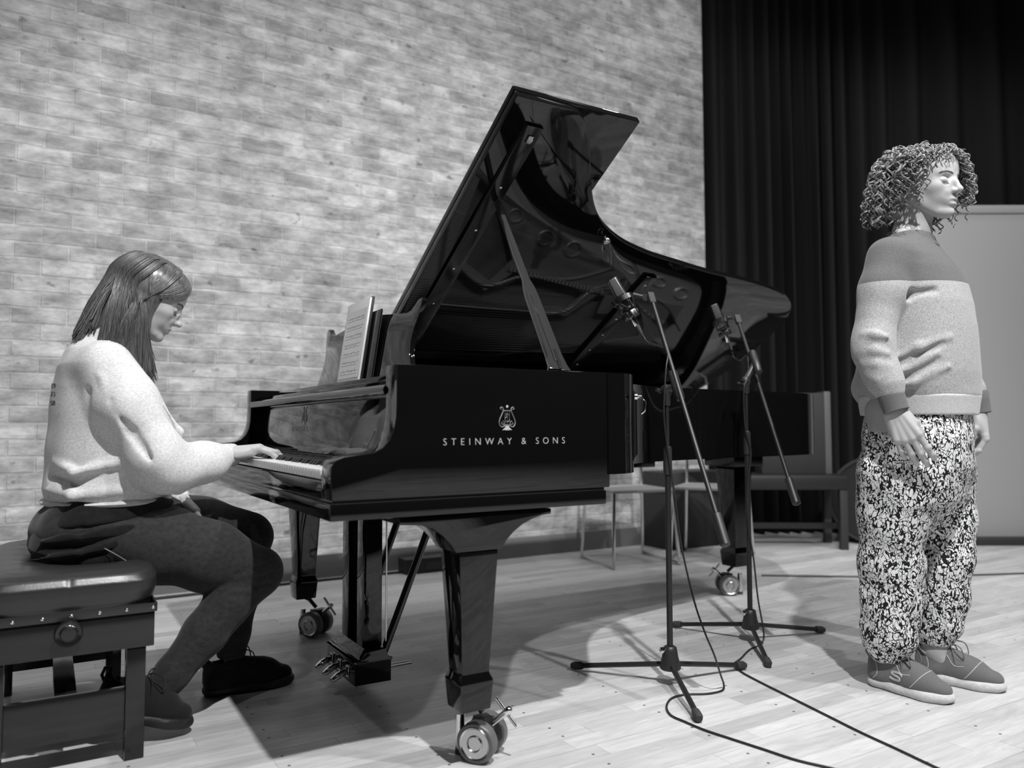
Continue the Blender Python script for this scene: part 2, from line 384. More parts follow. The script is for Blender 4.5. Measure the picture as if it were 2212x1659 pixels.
bm_.box(1.19, 1.83, .90, .925, .862, .868).build('bridge', M['plate'], piano); bm2.box(1.85, 2.38, .99, 1.15, .861, .867).build('bridge', M['plate'], piano)
st = MB()
for k in range(96):
    f = k/95.0; y0 = .13+f*1.28
    if k < 66: x1 = .95+1.35*(f/.69)**.9; y1 = y0*.62+.42 if f < .35 else y0*.50+.50
    else: x1 = 2.45-.3*(f-.69); y1 = 1.0+(f-.69)*1.25
    st.tube([(.56, y0, .884), (x1, min(y1, 1.43), .882)], .0011 if k < 66 else .0018, 4, cap=False)
o = st.build('piano_strings', M['string'], piano, smooth=0); tag(o, 'steel strings', kind='stuff')
tp = MB()
for k in range(88):
    for j in range(2): tp.lathe([(.003, 0), (.003, .03)], 6, Matrix.Translation((.44+.035*j+.008*(k % 3), .12+.0148*k, .862)))
o = tp.build('tuning_pins', M['chrome'], piano); o['kind'] = 'stuff'
MB().box(.50, .56, .09, 1.48, .84, .872).build('pin_block', M['plate'], piano, bevel=.004)
for k in range(60):
    y = .13+.0205*k; MB().box(.70, .73, y, y+.012, .884, .935).build('damper', M['felt'], piano)
# keys
wk = MB().box(0, .150, -.0118, .0118, -.022, 0).build('white_key', M['ivory'], piano, bevel=.0018, loc=(.020, .0975, .735))
bk = MB().add([(0, -.0055, 0), (0, .0055, 0), (.095, .0055, 0), (.095, -.0055, 0), (.010, -.0045, .012), (.010, .0045, .012), (.095, .0045, .012), (.095, -.0045, .012)], [(0, 1, 2, 3), (4, 7, 6, 5), (0, 4, 5, 1), (1, 5, 6, 2), (2, 6, 7, 3), (3, 7, 4, 0)]).build('black_key', M['ebony'], piano, bevel=.0012, loc=(.072, .0975+.0125, .735))
names = 'CBAGFED'      # from the treble end: C, then B A G F E D C ...
first = True
for i in range(52):
    y = .0975+.0247*i
    if i: 
        o = wk.copy(); C.objects.link(o); o.location.y = y
    n_ = names[i % 7]      # a black key sits on the bass side of B A G E D
    if n_ in 'BAGED' and i < 51:
        if first: bk.location.y = y+.01235; first = False
        else:
            o = bk.copy(); C.objects.link(o); o.location.y = y+.01235
MB().box(.155, .172, .072, 1.40, .712, .752).build('key_felt', M['felt'], piano)
# fallboard, its rail, the lettering
FB = [(.170, .752), (.176, .80), (.182, .85), (.187, .905), (.205, .908), (.205, .752)]
fb = MB().prism(FB, .072, 1.498, fn=xz).build('fallboard', LQ, piano, bevel=.003)
MB().tube([(.180, .074, .921), (.180, 1.496, .921)], .0145, 14).build('fallboard_rail', LQ, piano, smooth=60)
MB().box(.190, .232, .072, 1.498, .905, .948).build('rail_board', LQ, piano, bevel=.004)
MB().box(.225, .56, .10, 1.28, .944, .966).build('desk_shelf', LQ, piano, bevel=.003)
mtF = Matrix(((0, .119, -.993, .1786), (-1, 0, 0, .79), (0, .993, .119, .826), (0, 0, 0, 1)))
text_mesh('fallboard_lettering', 'STEINWAY & SONS', .024, M['inlay_dark'], piano, mtF, .0003, 1.35)
# music desk
half = [(.0, .232), (.13, .226), (.26, .212), (.335, .205), (.365, .208), (.390, .222), (.410, .236), (.436, .238), (.442, .228), (.432, .19), (.412, .15), (.404, .115), (.412, .075), (.440, .03), (.470, .0)]
dk = [(.79-a, b) for a, b in reversed(half)] + [(.79+a, b) for a, b in half[1:]]
lean = math.tan(R(10))
MB().prism(dk, 0, .016, fn=lambda u, v, w_: (.352+v*lean+w_, u, .966+v)).build('music_desk', LQ, piano, bevel=.002)
# main lid and the folded front flap
LA = R(31.2533); lc, ls = math.cos(LA), math.sin(LA)
def lidp(x, w_, n): return (x, 1.57-w_*lc+n*ls, .980+w_*ls+n*lc)
MAIN = [(.634, 0), (.634, 1.577), (.83, 1.577)] + [(x+.004, 1.577-y) for x, y in RIMs[2:-2]] + [(2.2, 0)]
MB().prism(MAIN, 0, .026, fn=lidp).build('main_lid', LQ, piano, bevel=.0035, smooth=30)
MB().prism([(.634, .0), (.634, 1.577), (1.112, 1.577), (1.112, .0)], .029, .052, fn=lidp).build('front_lid', LQ, piano, bevel=.0035)
for bx, w0, w1 in ((.735, .20, 1.50), (1.62, .14, .93)):
    b = MB().prism([(bx-.035, w0), (bx-.03, w1), (bx+.03, w1), (bx+.035, w0)], -.016, 0, fn=lidp).build('lid_batten', M['lacquer_soft'], piano, bevel=.002)
    for k in range(7):
        w_ = w0+.05+(w1-w0-.1)*k/6; p = Vector(lidp(bx, w_, -.017)); d = Vector(lidp(bx, w_, -.03))-p
        MB().lathe([(.0055, 0), (.0045, .0015), (0, .002)], 10, axis_mt(p, d)).build('screw', M['chrome'], b, smooth=60)
for hx in (.75, 1.35, 2.05):
    MB().tube([(hx, 1.578, .979), (hx+.10, 1.578, .979)], .007, 8).build('hinge', M['brass'], piano)
p = Vector(lidp(1.265, 1.10, -.002)); d = Vector(lidp(1.265, 1.10, -.05))-p
MB().lathe([(.006, 0), (.006, .018), (.014, .02), (.016, .028), (.010, .034), (0, .035)], 16, axis_mt(p, d)).build('lid_knob', M['brass'], piano, smooth=60)
# the prop
a = Vector((.650, .036, .979)); b = Vector(lidp(.745, 1.194, -.02)); D = (b-a); L = D.length; D.normalize()
W = (Vector((1, 0, 0))-D*D.x).normalized(); T_ = D.cross(W)
prof = [(0, .034), (.02, .028), (.06, .0235), (.30, .0205), (.345, .018), (.38, .011), (.50, .010), (.9*L, .0085), (L, .0075)]
oul = [(s_, w_) for s_, w_ in prof] + [(s_, -w_) for s_, w_ in reversed(prof)]
pp = MB().prism(oul, -.009, .009, fn=lambda u, v, w_: tuple(a+D*u+W*v+T_*w_)).build('lid_prop', M['prop'], piano, bevel=.003)
sg = 1 if T_.y < 0 else -1
MB().prism([(.03, .010), (.30, .012), (.30, -.010), (.03, -.010)], .0085*sg, .0115*sg, fn=lambda u, v, w_: tuple(a+D*u+W*v+T_*w_)).build('short_prop', M['prop'], pp, bevel=.001)
MB().prism([(.0, .006), (.075, .006), (.075, -.004), (.0, -.004)], .0112*sg, .0125*sg, fn=lambda u, v, w_: tuple(a+D*u+W*v+T_*w_)).build('prop_plate', M['chrome'], pp)
q_ = Vector(lidp(.735, 1.455, -.017)); dn = (Vector(lidp(.735, 1.455, -.05))-q_).normalized()
MB().box(-.008, .008, -.014, .014, 0, .006, axis_mt(q_, dn)).lathe([(.007, 0), (.007, .02), (.012, .024), (0, .03)], 12, axis_mt(q_+Vector((.01, .02, .02)), dn)).build('lid_catch', M['chrome'], piano, smooth=40)
MB().lathe([(.008, 0), (.008, .008), (.004, .01), (.004, .02)], 14, axis_mt((.885, .008, .915), (.8, -.6, 0))).tube([(.895, -.003, .915), (.905, -.012, .90), (.902, -.012, .875), (.896, -.006, .868)], .004, 8).build('lid_hook', M['chrome'], piano, smooth=60)
# lettering and lyre emblem on the side
mtS = Matrix(((1, 0, 0, .4655), (0, 0, -1, -.0008), (0, 1, 0, .7955), (0, 0, 0, 1)))
text_mesh('side_lettering', 'STEINWAY & SONS', .0242, M['inlay'], piano, mtS, .0004, 1.86, -.0004)
em = MB(); em_spec = [((.4665, -.0008, .8555), 'lyre_emblem')]
def rb(pts, r=.0022): em.tube([(.4665+x*.84, -.0008, .8555+z*.84) for x, z in pts], r*.84, 6, flat=.35)
def sp2(pts, k=5): return [(p.x, p.y) for p in catmull([(x, y, 0) for x, y in pts], k)]
for s_ in (-1, 1):
    rb(sp2([(s_*.020, .0235), (s_*.0235, .0275), (s_*.0195, .031), (s_*.0145, .0275), (s_*.0135, .021), (s_*.018, .010), (s_*.0255, -.005), (s_*.0275, -.017), (s_*.022, -.027), (s_*.013, -.027), (s_*.0085, -.0225)]), .0023)
    rb(sp2([(s_*.0175, -.014), (s_*.0195, -.018), (s_*.016, -.021), (s_*.011, -.018), (s_*.012, -.012), (s_*.016, -.0105)]), .0012)
    rb([(s_*.0075, .020), (s_*.0075, -.020)], .0006)
rb([(-.013, .0205), (.013, .0205)], .0018); rb([(-.012, -.0225), (.012, -.0225)], .0022); rb([(0, .020), (0, -.02)], .0006)
em.prism([(-.006, -.024), (.006, -.024), (.007, -.030), (.017, -.038), (.009, -.0365), (.004, -.0385), (0, -.0365), (-.004, -.0385), (-.009, -.0365), (-.017, -.038), (-.007, -.030)], -.0014, -.0002, fn=lambda u, v, w_: (.4665+u*.84, w_, .8555+v*.84))
em.lathe([(0, .001), (.0033, 0), (0, -.001)], 14, Matrix.Translation((.4665, -.0008, .8555+.0275)) @ Matrix.Rotation(R(90), 4, 'X'))
rb(sp2([(.006, .006), (.001, .011), (-.004, .008), (-.001, .003), (-.007, -.002), (-.007, -.010), (0, -.013), (.007, -.009), (.008, -.004)]), .0011)
em.build('lyre_emblem', M['inlay'], piano, smooth=60)
fo_ = MB(); fo_.f = list(em.f)
for x, y, z in em.v:
    q_ = mtF @ Vector((x-.4665, z-.8555+.045, -(y+.0008)+.0003)); fo_.v.append(tuple(q_))
fo_.build('lyre_emblem', M['inlay_dark'], piano, smooth=60)
# legs with corbels, foot blocks and double casters
def caster(parent, cx, cy, ang, lever=True):
    """double wheel caster, wheels of 0.1 m; ang = direction of the axle"""
    ax = Vector((math.cos(ang), math.sin(ang), 0)); c = Vector((cx, cy, .050)); pr = Vector((-ax.y, ax.x, 0))
    for s_ in (-1, 1):
        wc = c+ax*(s_*.036)
        mt = axis_mt(wc, ax*s_)
        MB().lathe([(0, -.016), (.046, -.016), (.050, -.012), (.050, .012), (.047, .016), (.040, .016)], 36, mt).build('caster_wheel', M['tyre'], parent, smooth=40)
        MB().lathe([(.0405, .0162), (.0395, .019), (.036, .017), (.030, .009), (.022, .010), (.0205, .019), (.0185, .0205), (.016, .0165), (0, .0165)], 36, mt).build('wheel_disc', M['brass'], parent, smooth=40)
    hp = c+pr*.062
    f = MB().box(-.016, .016, -.020, .020, -.004, .052, axis_mt(c, (0, 0, 1)))
    f.tube([hp+Vector((0, 0, .098)), hp*.5+c*.5+Vector((0, 0, .088)), c+Vector((0, 0, .060))], .008, 8)
    f.build('caster_fork', M['black_metal'], parent, bevel=.002)
    MB().lathe([(.0115, .012), (.0115, .10)], 14, Matrix.Translation((hp.x, hp.y, 0))).build('caster_stem', M['chrome'], parent, smooth=40)
    MB().lathe([(.013, .0), (.013, .013)], 14, Matrix.Translation((hp.x, hp.y, 0))).build('stem_foot', M['rubber'], parent, smooth=40)
    if lever:
        p0 = c-pr*.026+Vector((0, 0, .036)); p1 = p0-pr*.040+Vector((0, 0, .034)); dd = (p1-p0).normalized()
        l_ = MB().lathe([(.008, 0), (.008, .045), (.009, .048), (.009, .062), (.006, .066), (0, .067)], 12, axis_mt(p0, dd))
        hd = ax.cross(dd).normalized(); hd = (hd*.8-ax*.6*0+dd*.0).normalized(); m_ = p0+dd*.05
        l_.tube([m_-hd*.042, m_+hd*.042], [.0052, .0045], 8); l_.build('brake_lever', M['chrome'], parent, smooth=50)
def leg(cx, cy, ztop, cc_, sc_=1.0, corbel=True, ang=0.0):
    mb = MB(); zt = ztop-.085
    def ring(hx, hy, z): return [(cx+sx*hx, cy+sy*hy, z) for sx, sy in ((-1, -1), (1, -1), (1, 1), (-1, 1))]
    lv = [(.0525, zt), (.053, zt-.02), (.0375, .236), (.0375, .230), (.0445, .214), (.0445, .206), (.0395, .142)]
    for (h0, z0), (h1, z1) in zip(lv, lv[1:]):
        n = ring(h0*sc_, h0*sc_, z0)+ring(h1*sc_, h1*sc_, z1)
        mb.add(n, [(0, 1, 5, 4), (1, 2, 6, 5), (2, 3, 7, 6), (3, 0, 4, 7)])
    mb.add(ring(lv[-1][0]*sc_, lv[-1][0]*sc_, .142), [(0, 3, 2, 1)]); mb.add(ring(.0525*sc_, .0525*sc_, zt), [(0, 1, 2, 3)])
    o = mb.build('leg', LQ, piano, bevel=.0035)
    if corbel:
        cv = [(-.21, 0), (.21, 0), (.21, -.014), (.185, -.016), (.155, -.023), (.125, -.035), (.098, -.052), (.076, -.073), (.064, -.092), (-.064, -.092), (-.076, -.073), (-.098, -.050), (-.125, -.030), (-.155, -.020), (-.21, -.016)]
        MB().prism([(cx+a_, ztop+b_) for a_, b_ in cv], cy-.0555, cy+.0555, fn=xz).build('leg_corbel', LQ, o, bevel=.003)
    else:
        MB().box(cx-.10, cx+.10, cy-.10, cy+.10, zt, ztop+.02).build('leg_corbel', LQ, o, bevel=.004)
    caster(o, cc_[0], cc_[1], ang)
    return o
leg(.391, .060, .622, (.445, .088), ang=R(39))
leg(.391, 1.500, .622, (.425, 1.44), ang=R(39))
leg(2.43, 1.10, .72, (2.40, 1.125), 1.15, corbel=False, ang=R(239))
MB().box(.10, 2.2, 1.42, 1.50, .62, .70).build('beam', M['lacquer_soft'], piano, bevel=.004)
for p0, p1 in (((.78, .30), (2.35, 1.05)), ((.78, .85), (2.38, 1.12)), ((.78, 1.40), (2.35, 1.25))):
    d_ = (Vector(p1)-Vector(p0)); n_ = Vector((-d_.y, d_.x)).normalized()*.03
    MB().prism([tuple(Vector(p0)-n_), tuple(Vector(p1)-n_), tuple(Vector(p1)+n_), tuple(Vector(p0)+n_)], .70, .78).build('beam', M['lacquer_soft'], piano, bevel=.004)
# pedal lyre
ly = MB().prism([(.300, .045), (.418, .045), (.418, .108), (.423, .112), (.423, .118), (.410, .122), (.404, .135), (.402, .150), (.335, .150), (.328, .135), (.312, .120), (.295, .118), (.295, .112), (.300, .108)], .630, .900, fn=xz).build('pedal_lyre', LQ, piano, bevel=.0025)
for y in (.662, .805):
    MB().box(.337, .399, y, y+.058, .148, .625).build('lyre_post', LQ, ly, bevel=.003)
MB().box(.30, .44, .60, .97, .606, .628).build('lyre_top', LQ, ly, bevel=.003)
for y in (.690, .768, .846):
    pts = [(.33, y, .078), (.318, y, .078), (.306, y, .078), (.292, y, .077), (.278, y, .073), (.264, y, .066), (.252, y, .058), (.245, y, .055)]
    o = MB().tube(pts, [.006, .006, .009, .0125, .0150, .0160, .0135, .007], 14, flat=.62).build('pedal', M['chrome'], ly, smooth=60)
    MB().tube([(.298, y-.011, .062), (.298, y+.011, .062), (.298, y+.011, .092), (.298, y-.011, .092)], .0018, 6, closed=True).build('pedal_plate', M['chrome'], ly)
for y in (.66, .90):
    MB().tube([(.405, y, .125), (.60, y-.04*(1 if y < .7 else -1)*.3, .62)], .0125, 10).build('brace_rod', M['lacquer_soft'], ly, smooth=60)
MB().tube([(.41, .655, .095), (.41, .655, .62)], .003, 8).build('pedal_rod', M['brass'], ly)
MB().tube([(.415, .66, .078), (.50, .66, .078)], .003, 6).tube([(.415, .66, .086), (.49, .66, .086)], .002, 6).build('trap_lever', M['chrome'], ly)
# tablet and dark folder on the music desk
tb = empty('tablet', PO+PU*.322+PV*.79+Vector((0, 0, .9665)), PYAW)
tag(tb, 'white framed tablet showing sheet music, standing on the piano music desk', 'tablet')
tl = math.tan(R(8.5)); TH = .283
tf = lambda u, v, w_: (v*tl+w_, u, v)
MB().prism([(-.105, 0), (-.105, TH), (.105, TH), (.105, 0)], -.0035, .0035, fn=tf).build('tablet_body', M['tablet_white'], tb, bevel=.0015)
m = M['score'] = mat('lit tablet screen', .25, .12, emit=.16)
MB().prism([(-.095, .026), (-.095, TH-.030), (.095, TH-.030), (.095, .026)], -.0042, -.0030, fn=tf).build('screen', m, tb, smooth=0)
M['ink'] = mat('printed notes', .06, .5); rnd = random.Random(4); nt = MB()
for s_ in range(7):
    z0 = TH-.055-s_*.030
    for l_ in range(2):
        zz = z0-l_*.010; a0 = -.080+.012*(s_ % 2); nt.prism([(a0, zz), (a0, zz+.0008), (.080, zz+.0008), (.080, zz)], -.0046, -.0043, fn=tf)
    for k in range(9):
        u = -.075+k*.0175+rnd.uniform(-.003, .003); zz = z0-.004+rnd.uniform(-.004, .004)
        nt.prism([(u, zz), (u, zz+.002), (u+.0035, zz+.002), (u+.0035, zz)], -.0046, -.0043, fn=tf)
        if rnd.random() < .6: nt.prism([(u, zz), (u, zz+.008), (u+.0007, zz+.008), (u+.0007, zz)], -.0046, -.0043, fn=tf)
nt.build('music_notation', M['ink'], tb, smooth=0)
MB().prism([(-.108, -.0), (-.108, TH+.004), (.108, TH+.004), (.108, 0)], .0037, .012, fn=tf).build('tablet_cover', M['tablet_side'], tb, bevel=.002)
fo = empty('music_folder', PO+PU*.340+PV*.735+Vector((0, 0, .9665)), PYAW)
tag(fo, 'thin black music folder leaning behind the tablet on the music desk', 'folder')
MB().prism([(-.115, 0), (-.115, .238), (.105, .238), (.105, 0)], -.002, .003, fn=tf).build('folder_cover', M['lacquer_soft'], fo, bevel=.001)
MB().prism([(-.110, .003), (-.110, .234), (.10, .234), (.10, .003)], .003, .006, fn=tf).build('pages', M['dim_grey'], fo)
# ---------------------------------------------------------------- smooth body surfaces: signed distance fields turned into one mesh
import openvdb
class SDF:
    def __init__(s, lo, hi, h):
        s.lo = np.array(lo, float); s.h = h; s.n = np.ceil((np.array(hi)-s.lo)/h).astype(int)+1
        s.d = np.full(tuple(s.n), 0.06, np.float32)
        s.ax = [(s.lo[i]+h*np.arange(s.n[i])).astype(np.float32) for i in range(3)]
    def _box(s, lo, hi):
        i0 = np.clip(np.floor((np.array(lo)-s.lo)/s.h).astype(int), 0, s.n); i1 = np.clip(np.ceil((np.array(hi)-s.lo)/s.h).astype(int)+1, 0, s.n)
        if np.any(i1-i0 <= 0): return None
        sl = tuple(slice(a, b) for a, b in zip(i0, i1))
        return sl, s.ax[0][sl[0]][:, None, None], s.ax[1][sl[1]][None, :, None], s.ax[2][sl[2]][None, None, :]
    def _op(s, sl, d, k, op):
        a = s.d[sl]
        if op == 'u':
            if k <= 0: s.d[sl] = np.minimum(a, d)
            else:
                h = np.maximum(k-np.abs(a-d), 0)/k; s.d[sl] = np.minimum(a, d)-h*h*k*.25
        else:       # subtract
            d = -d
            if k <= 0: s.d[sl] = np.maximum(a, d)
            else:
                h = np.maximum(k-np.abs(a-d), 0)/k; s.d[sl] = np.maximum(a, d)+h*h*k*.25
    def cone(s, a, b, r1, r2, k=.02, op='u', flat=None):
        """round cone from a to b; flat = (axis vector, factor) squeezes the section along that axis"""
        a = np.array(a, float); b = np.array(b, float); m = max(r1, r2)+k+.012
        g = s._box(np.minimum(a, b)-m, np.maximum(a, b)+m)
        if g is None: return s
        sl, X, Y, Z = g; d = b-a; L2 = float(d@d)+1e-12
        px, py, pz = X-a[0], Y-a[1], Z-a[2]
        t = np.clip((px*d[0]+py*d[1]+pz*d[2])/L2, 0, 1)
        qx, qy, qz = px-t*d[0], py-t*d[1], pz-t*d[2]
        if flat is not None:
            f = np.array(flat[0], float); f /= np.linalg.norm(f); c = (qx*f[0]+qy*f[1]+qz*f[2])*(1/flat[1]-1)
            qx, qy, qz = qx+c*f[0], qy+c*f[1], qz+c*f[2]
            dd = (np.sqrt(qx*qx+qy*qy+qz*qz)-(r1+(r2-r1)*t))*(.5+.5*flat[1] if flat[1] < 1 else 1)
        else: dd = np.sqrt(qx*qx+qy*qy+qz*qz)-(r1+(r2-r1)*t)
        s._op(sl, dd, k, op); return s
    def chain(s, pts, k=.02, op='u', flat=None):
        for p, q in zip(pts, pts[1:]): s.cone(p[:3], q[:3], p[3], q[3], k, op, flat)
        return s
    def ell(s, c, r, k=.02, op='u', rot=None):
        """ellipsoid; rot = 3x3 whose columns are its axes"""
        c = np.array(c, float); r = np.array(r, float); m = max(r)+k+.012
        g = s._box(c-m, c+m)
        if g is None: return s
        sl, X, Y, Z = g; px, py, pz = X-c[0], Y-c[1], Z-c[2]
        if rot is not None:
            q = np.array(rot, float); px, py, pz = (px*q[0, 0]+py*q[1, 0]+pz*q[2, 0], px*q[0, 1]+py*q[1, 1]+pz*q[2, 1], px*q[0, 2]+py*q[1, 2]+pz*q[2, 2])
        k0 = np.sqrt((px/r[0])**2+(py/r[1])**2+(pz/r[2])**2); k1 = np.sqrt((px/r[0]**2)**2+(py/r[1]**2)**2+(pz/r[2]**2)**2)
        s._op(sl, k0*(k0-1)/np.maximum(k1, 1e-6), k, op); return s
    def stack(s, rings, k=.0, op='u', p=2.4):
        """vertical lofted solid: rings (z, cx, cy, rx, ry) superellipse sections, z rising"""
        z = np.array([r[0] for r in rings]); m = .05
        lo = [min(r[1]-r[3] for r in rings)-m, min(r[2]-r[4] for r in rings)-m, z[0]-m]; hi = [max(r[1]+r[3] for r in rings)+m, max(r[2]+r[4] for r in rings)+m, z[-1]+m]
        g = s._box(lo, hi)
        if g is None: return s
        sl, X, Y, Z = g; zz = np.clip(s.ax[2][sl[2]], z[0], z[-1])
        f = [np.interp(zz, z, [r[i] for r in rings])[None, None, :].astype(np.float32) for i in (1, 2, 3, 4)]
        for _ in range(1):
            pass
        u = np.abs(X-f[0])/f[2]; v = np.abs(Y-f[1])/f[3]; q = (u**p+v**p)**(1/p)
        d = (q-1)*np.minimum(f[2], f[3]); dz = np.maximum(z[0]-Z, Z-z[-1])
        s._op(sl, np.maximum(d, dz)+0*d, k, op); return s
    def cut(s, nrm, c, lo=None, hi=None):
        """remove everything on the side nrm points to of the plane through c"""
        n = np.array(nrm, float); n /= np.linalg.norm(n); g = s._box(lo if lo is not None else s.lo, hi if hi is not None else s.lo+s.h*s.n)
        sl, X, Y, Z = g; d = (X-c[0])*n[0]+(Y-c[1])*n[1]+(Z-c[2])*n[2]; s.d[sl] = np.maximum(s.d[sl], d); return s
    def grow(s, t): s.d = s.d-t; return s
    def wob(s, amp, freq, seed=0, aniso=(1, 1, 1)):
        rs = np.random.RandomState(seed); X, Y, Z = s.ax[0][:, None, None], s.ax[1][None, :, None], s.ax[2][None, None, :]
        acc = 0
        for _ in range(7):
            v = rs.normal(size=3)*freq*np.array(aniso); acc = acc+np.sin(X*v[0]+Y*v[1]+Z*v[2]+rs.uniform(0, 6.3))
        s.d = (s.d+(acc*(amp/2.6)).astype(np.float32)).astype(np.float32); return s
    def at(s, p):
        q = (np.array(p)-s.lo)/s.h; i = np.clip(np.floor(q).astype(int), 0, s.n-2); f = np.clip(q-i, 0, 1); v = 0
        for a in (0, 1):
            for b in (0, 1):
                for c in (0, 1): v += s.d[i[0]+a, i[1]+b, i[2]+c]*(f[0] if a else 1-f[0])*(f[1] if b else 1-f[1])*(f[2] if c else 1-f[2])
        return float(v)
    def snap(s, p, lift):
        """move p along the gradient until it lies at the given height above the surface"""
        p = np.array(p, float); e = .003
        for _ in range(5):
            d = s.at(p); g = np.array([s.at(p+np.eye(3)[k]*e)-s.at(p-np.eye(3)[k]*e) for k in range(3)]); n = np.linalg.norm(g)
            if n < 1e-6: break
            p = p+g/n*np.clip(lift-d, -.02, .02)
        return Vector(p)
    def data(s):
        g = openvdb.FloatGrid(.06); g.copyFromArray(np.ascontiguousarray(s.d))
        p, tr, q = g.convertToPolygons(0.0, 0.0)
        p = np.asarray(p)*s.h+s.lo; f = [tuple(int(i) for i in t) for t in tr]+[tuple(int(i) for i in t) for t in q]
        return p, f
def mesh_from(datas, name, m, parent, mt=None, relax=2, smooth=True):
    V = []; F = []
    for p, f in datas:
        o = len(V); V += [tuple(x) for x in p]; F += [tuple(i+o for i in t) for t in f]
    me = bpy.data.meshes.new(name); me.from_pydata(V, [], F); me.update()
    if relax:
        n = len(V); co = np.array(V); e = np.array([tuple(x.vertices) for x in me.edges])
        cnt = np.bincount(e.ravel(), minlength=n)[:, None]
        for i in range(relax*2):
            acc = np.zeros((n, 3)); np.add.at(acc, e[:, 0], co[e[:, 1]]); np.add.at(acc, e[:, 1], co[e[:, 0]])
            co = co+(acc/np.maximum(cnt, 1)-co)*(.5 if i % 2 == 0 else -.52)
        me.vertices.foreach_set('co', co.ravel().astype(np.float32))
    if mt is not None: me.transform(mt)
    # outward normals
    bm = bmesh.new(); bm.from_mesh(me); vol = bm.calc_volume(signed=True)
    if vol < 0: bmesh.ops.reverse_faces(bm, faces=bm.faces)
    bm.to_mesh(me); bm.free()
    me.materials.append(m)
    if smooth: me.polygons.foreach_set('use_smooth', [True]*len(me.polygons))
    me.update(); o = bpy.data.objects.new(name, me); C.objects.link(o); o.parent = parent
    return o
def rotm(ax, deg):
    return np.array(Matrix.Rotation(R(deg), 3, ax))
# ---- a head in its own frame: x = forward (nose), y = left, z = up, origin at the centre of the skull between the ears, head height 0.225
def head_sdf(fem=1.0, mouth=0.0, h=.0016):
    s = SDF((-.115, -.09, -.20), (.125, .09, .135), h)
    s.ell((-.012, 0, .032), (.094, .073, .086), 0)                # cranium
    s.ell((.035, 0, .010), (.060, .062, .070), .03)               # face block
    s.ell((.050, 0, .055), (.044, .054, .042), .045)               # forehead
    s.cone((.030, 0, -.045), (.070, 0, -.082), .047, .019, .03)   # jaw to chin
    for y in (-1, 1):
        s.cone((.000, y*.050, -.040), (.060, y*.018, -.083), .017, .015, .025)     # jaw line
        s.ell((.062, y*.036, -.016), (.024, .021, .018), .022)    # cheekbone
        s.ell((.064, y*.026, -.042), (.022, .018, .022), .02)     # cheek
        s.cone((.089, y*.012, .024), (.074, y*.044, .026), .0085, .008, .012)      # brow ridge
    s.ell((.087, 0, -.052), (.016, .026, .022), .018)             # muzzle
    s.ell((.083, 0, -.090), (.015, .016, .013), .014)             # chin
    for y in (-1, 1): s.ell((.095, y*.031, .002), (.0155, .0175, .0120), .010, 'd')  # sockets
    s.cone((.094, 0, .016), (.1135, 0, -.022), .0065, .0085, .010)  # nose ridge
    s.ell((.1150, 0, -.026), (.0095, .0085, .0080), .007)         # nose tip
    for y in (-1, 1):
        s.ell((.1035, y*.0115, -.029), (.0095, .0062, .0065), .005)    # wings
        s.ell((.1085, y*.0055, -.0350), (.0045, .0030, .0028), .002, 'd')
        s.ell((.0780, y*.031, .0005), (.0138, .0165, .0128), .003)      # eyeball
        s.cone((.096, y*.012, -.002), (.088, y*.020, -.030), .009, .010, .014)
        s.cone((.0905, y*.018, -.0015), (.0855, y*.043, .000), .0024, .0018, .004)   # lower lid
        s.ell((.0788, y*.031, .0030), (.0142, .0172, .0105), .0025)     # upper lid lowered over the eye
        s.chain([(.0885, y*.017, -.0045, .0008), (.0935, y*.031, -.0068, .0009), (.0865, y*.0455, -.0042, .0008)], .0015, 'd')
    s.ell((.0965, 0, -.0525), (.0085, .0190, .0052), .006)        # upper lip
    s.ell((.0945, 0, -.0635-mouth), (.0090, .0165, .0062), .006)  # lower lip
    s.cone((.1055, -.019, -.0578-mouth*.4), (.1055, .019, -.0578-mouth*.4), .0014+mouth*.3, .0014+mouth*.3, .0035, 'd')
    s.cone((.1085, 0, -.038), (.1085, 0, -.046), .0025, .0025, .004, 'd')
    for y in (-1, 1):                                             # ears
        s.ell((-.008, y*.0745, -.006), (.017, .007, .030), .006, rot=rotm('Y', 12)); s.ell((-.006, y*.082, -.004), (.010, .005, .019), .004, 'd', rot=rotm('Y', 12))
    return s
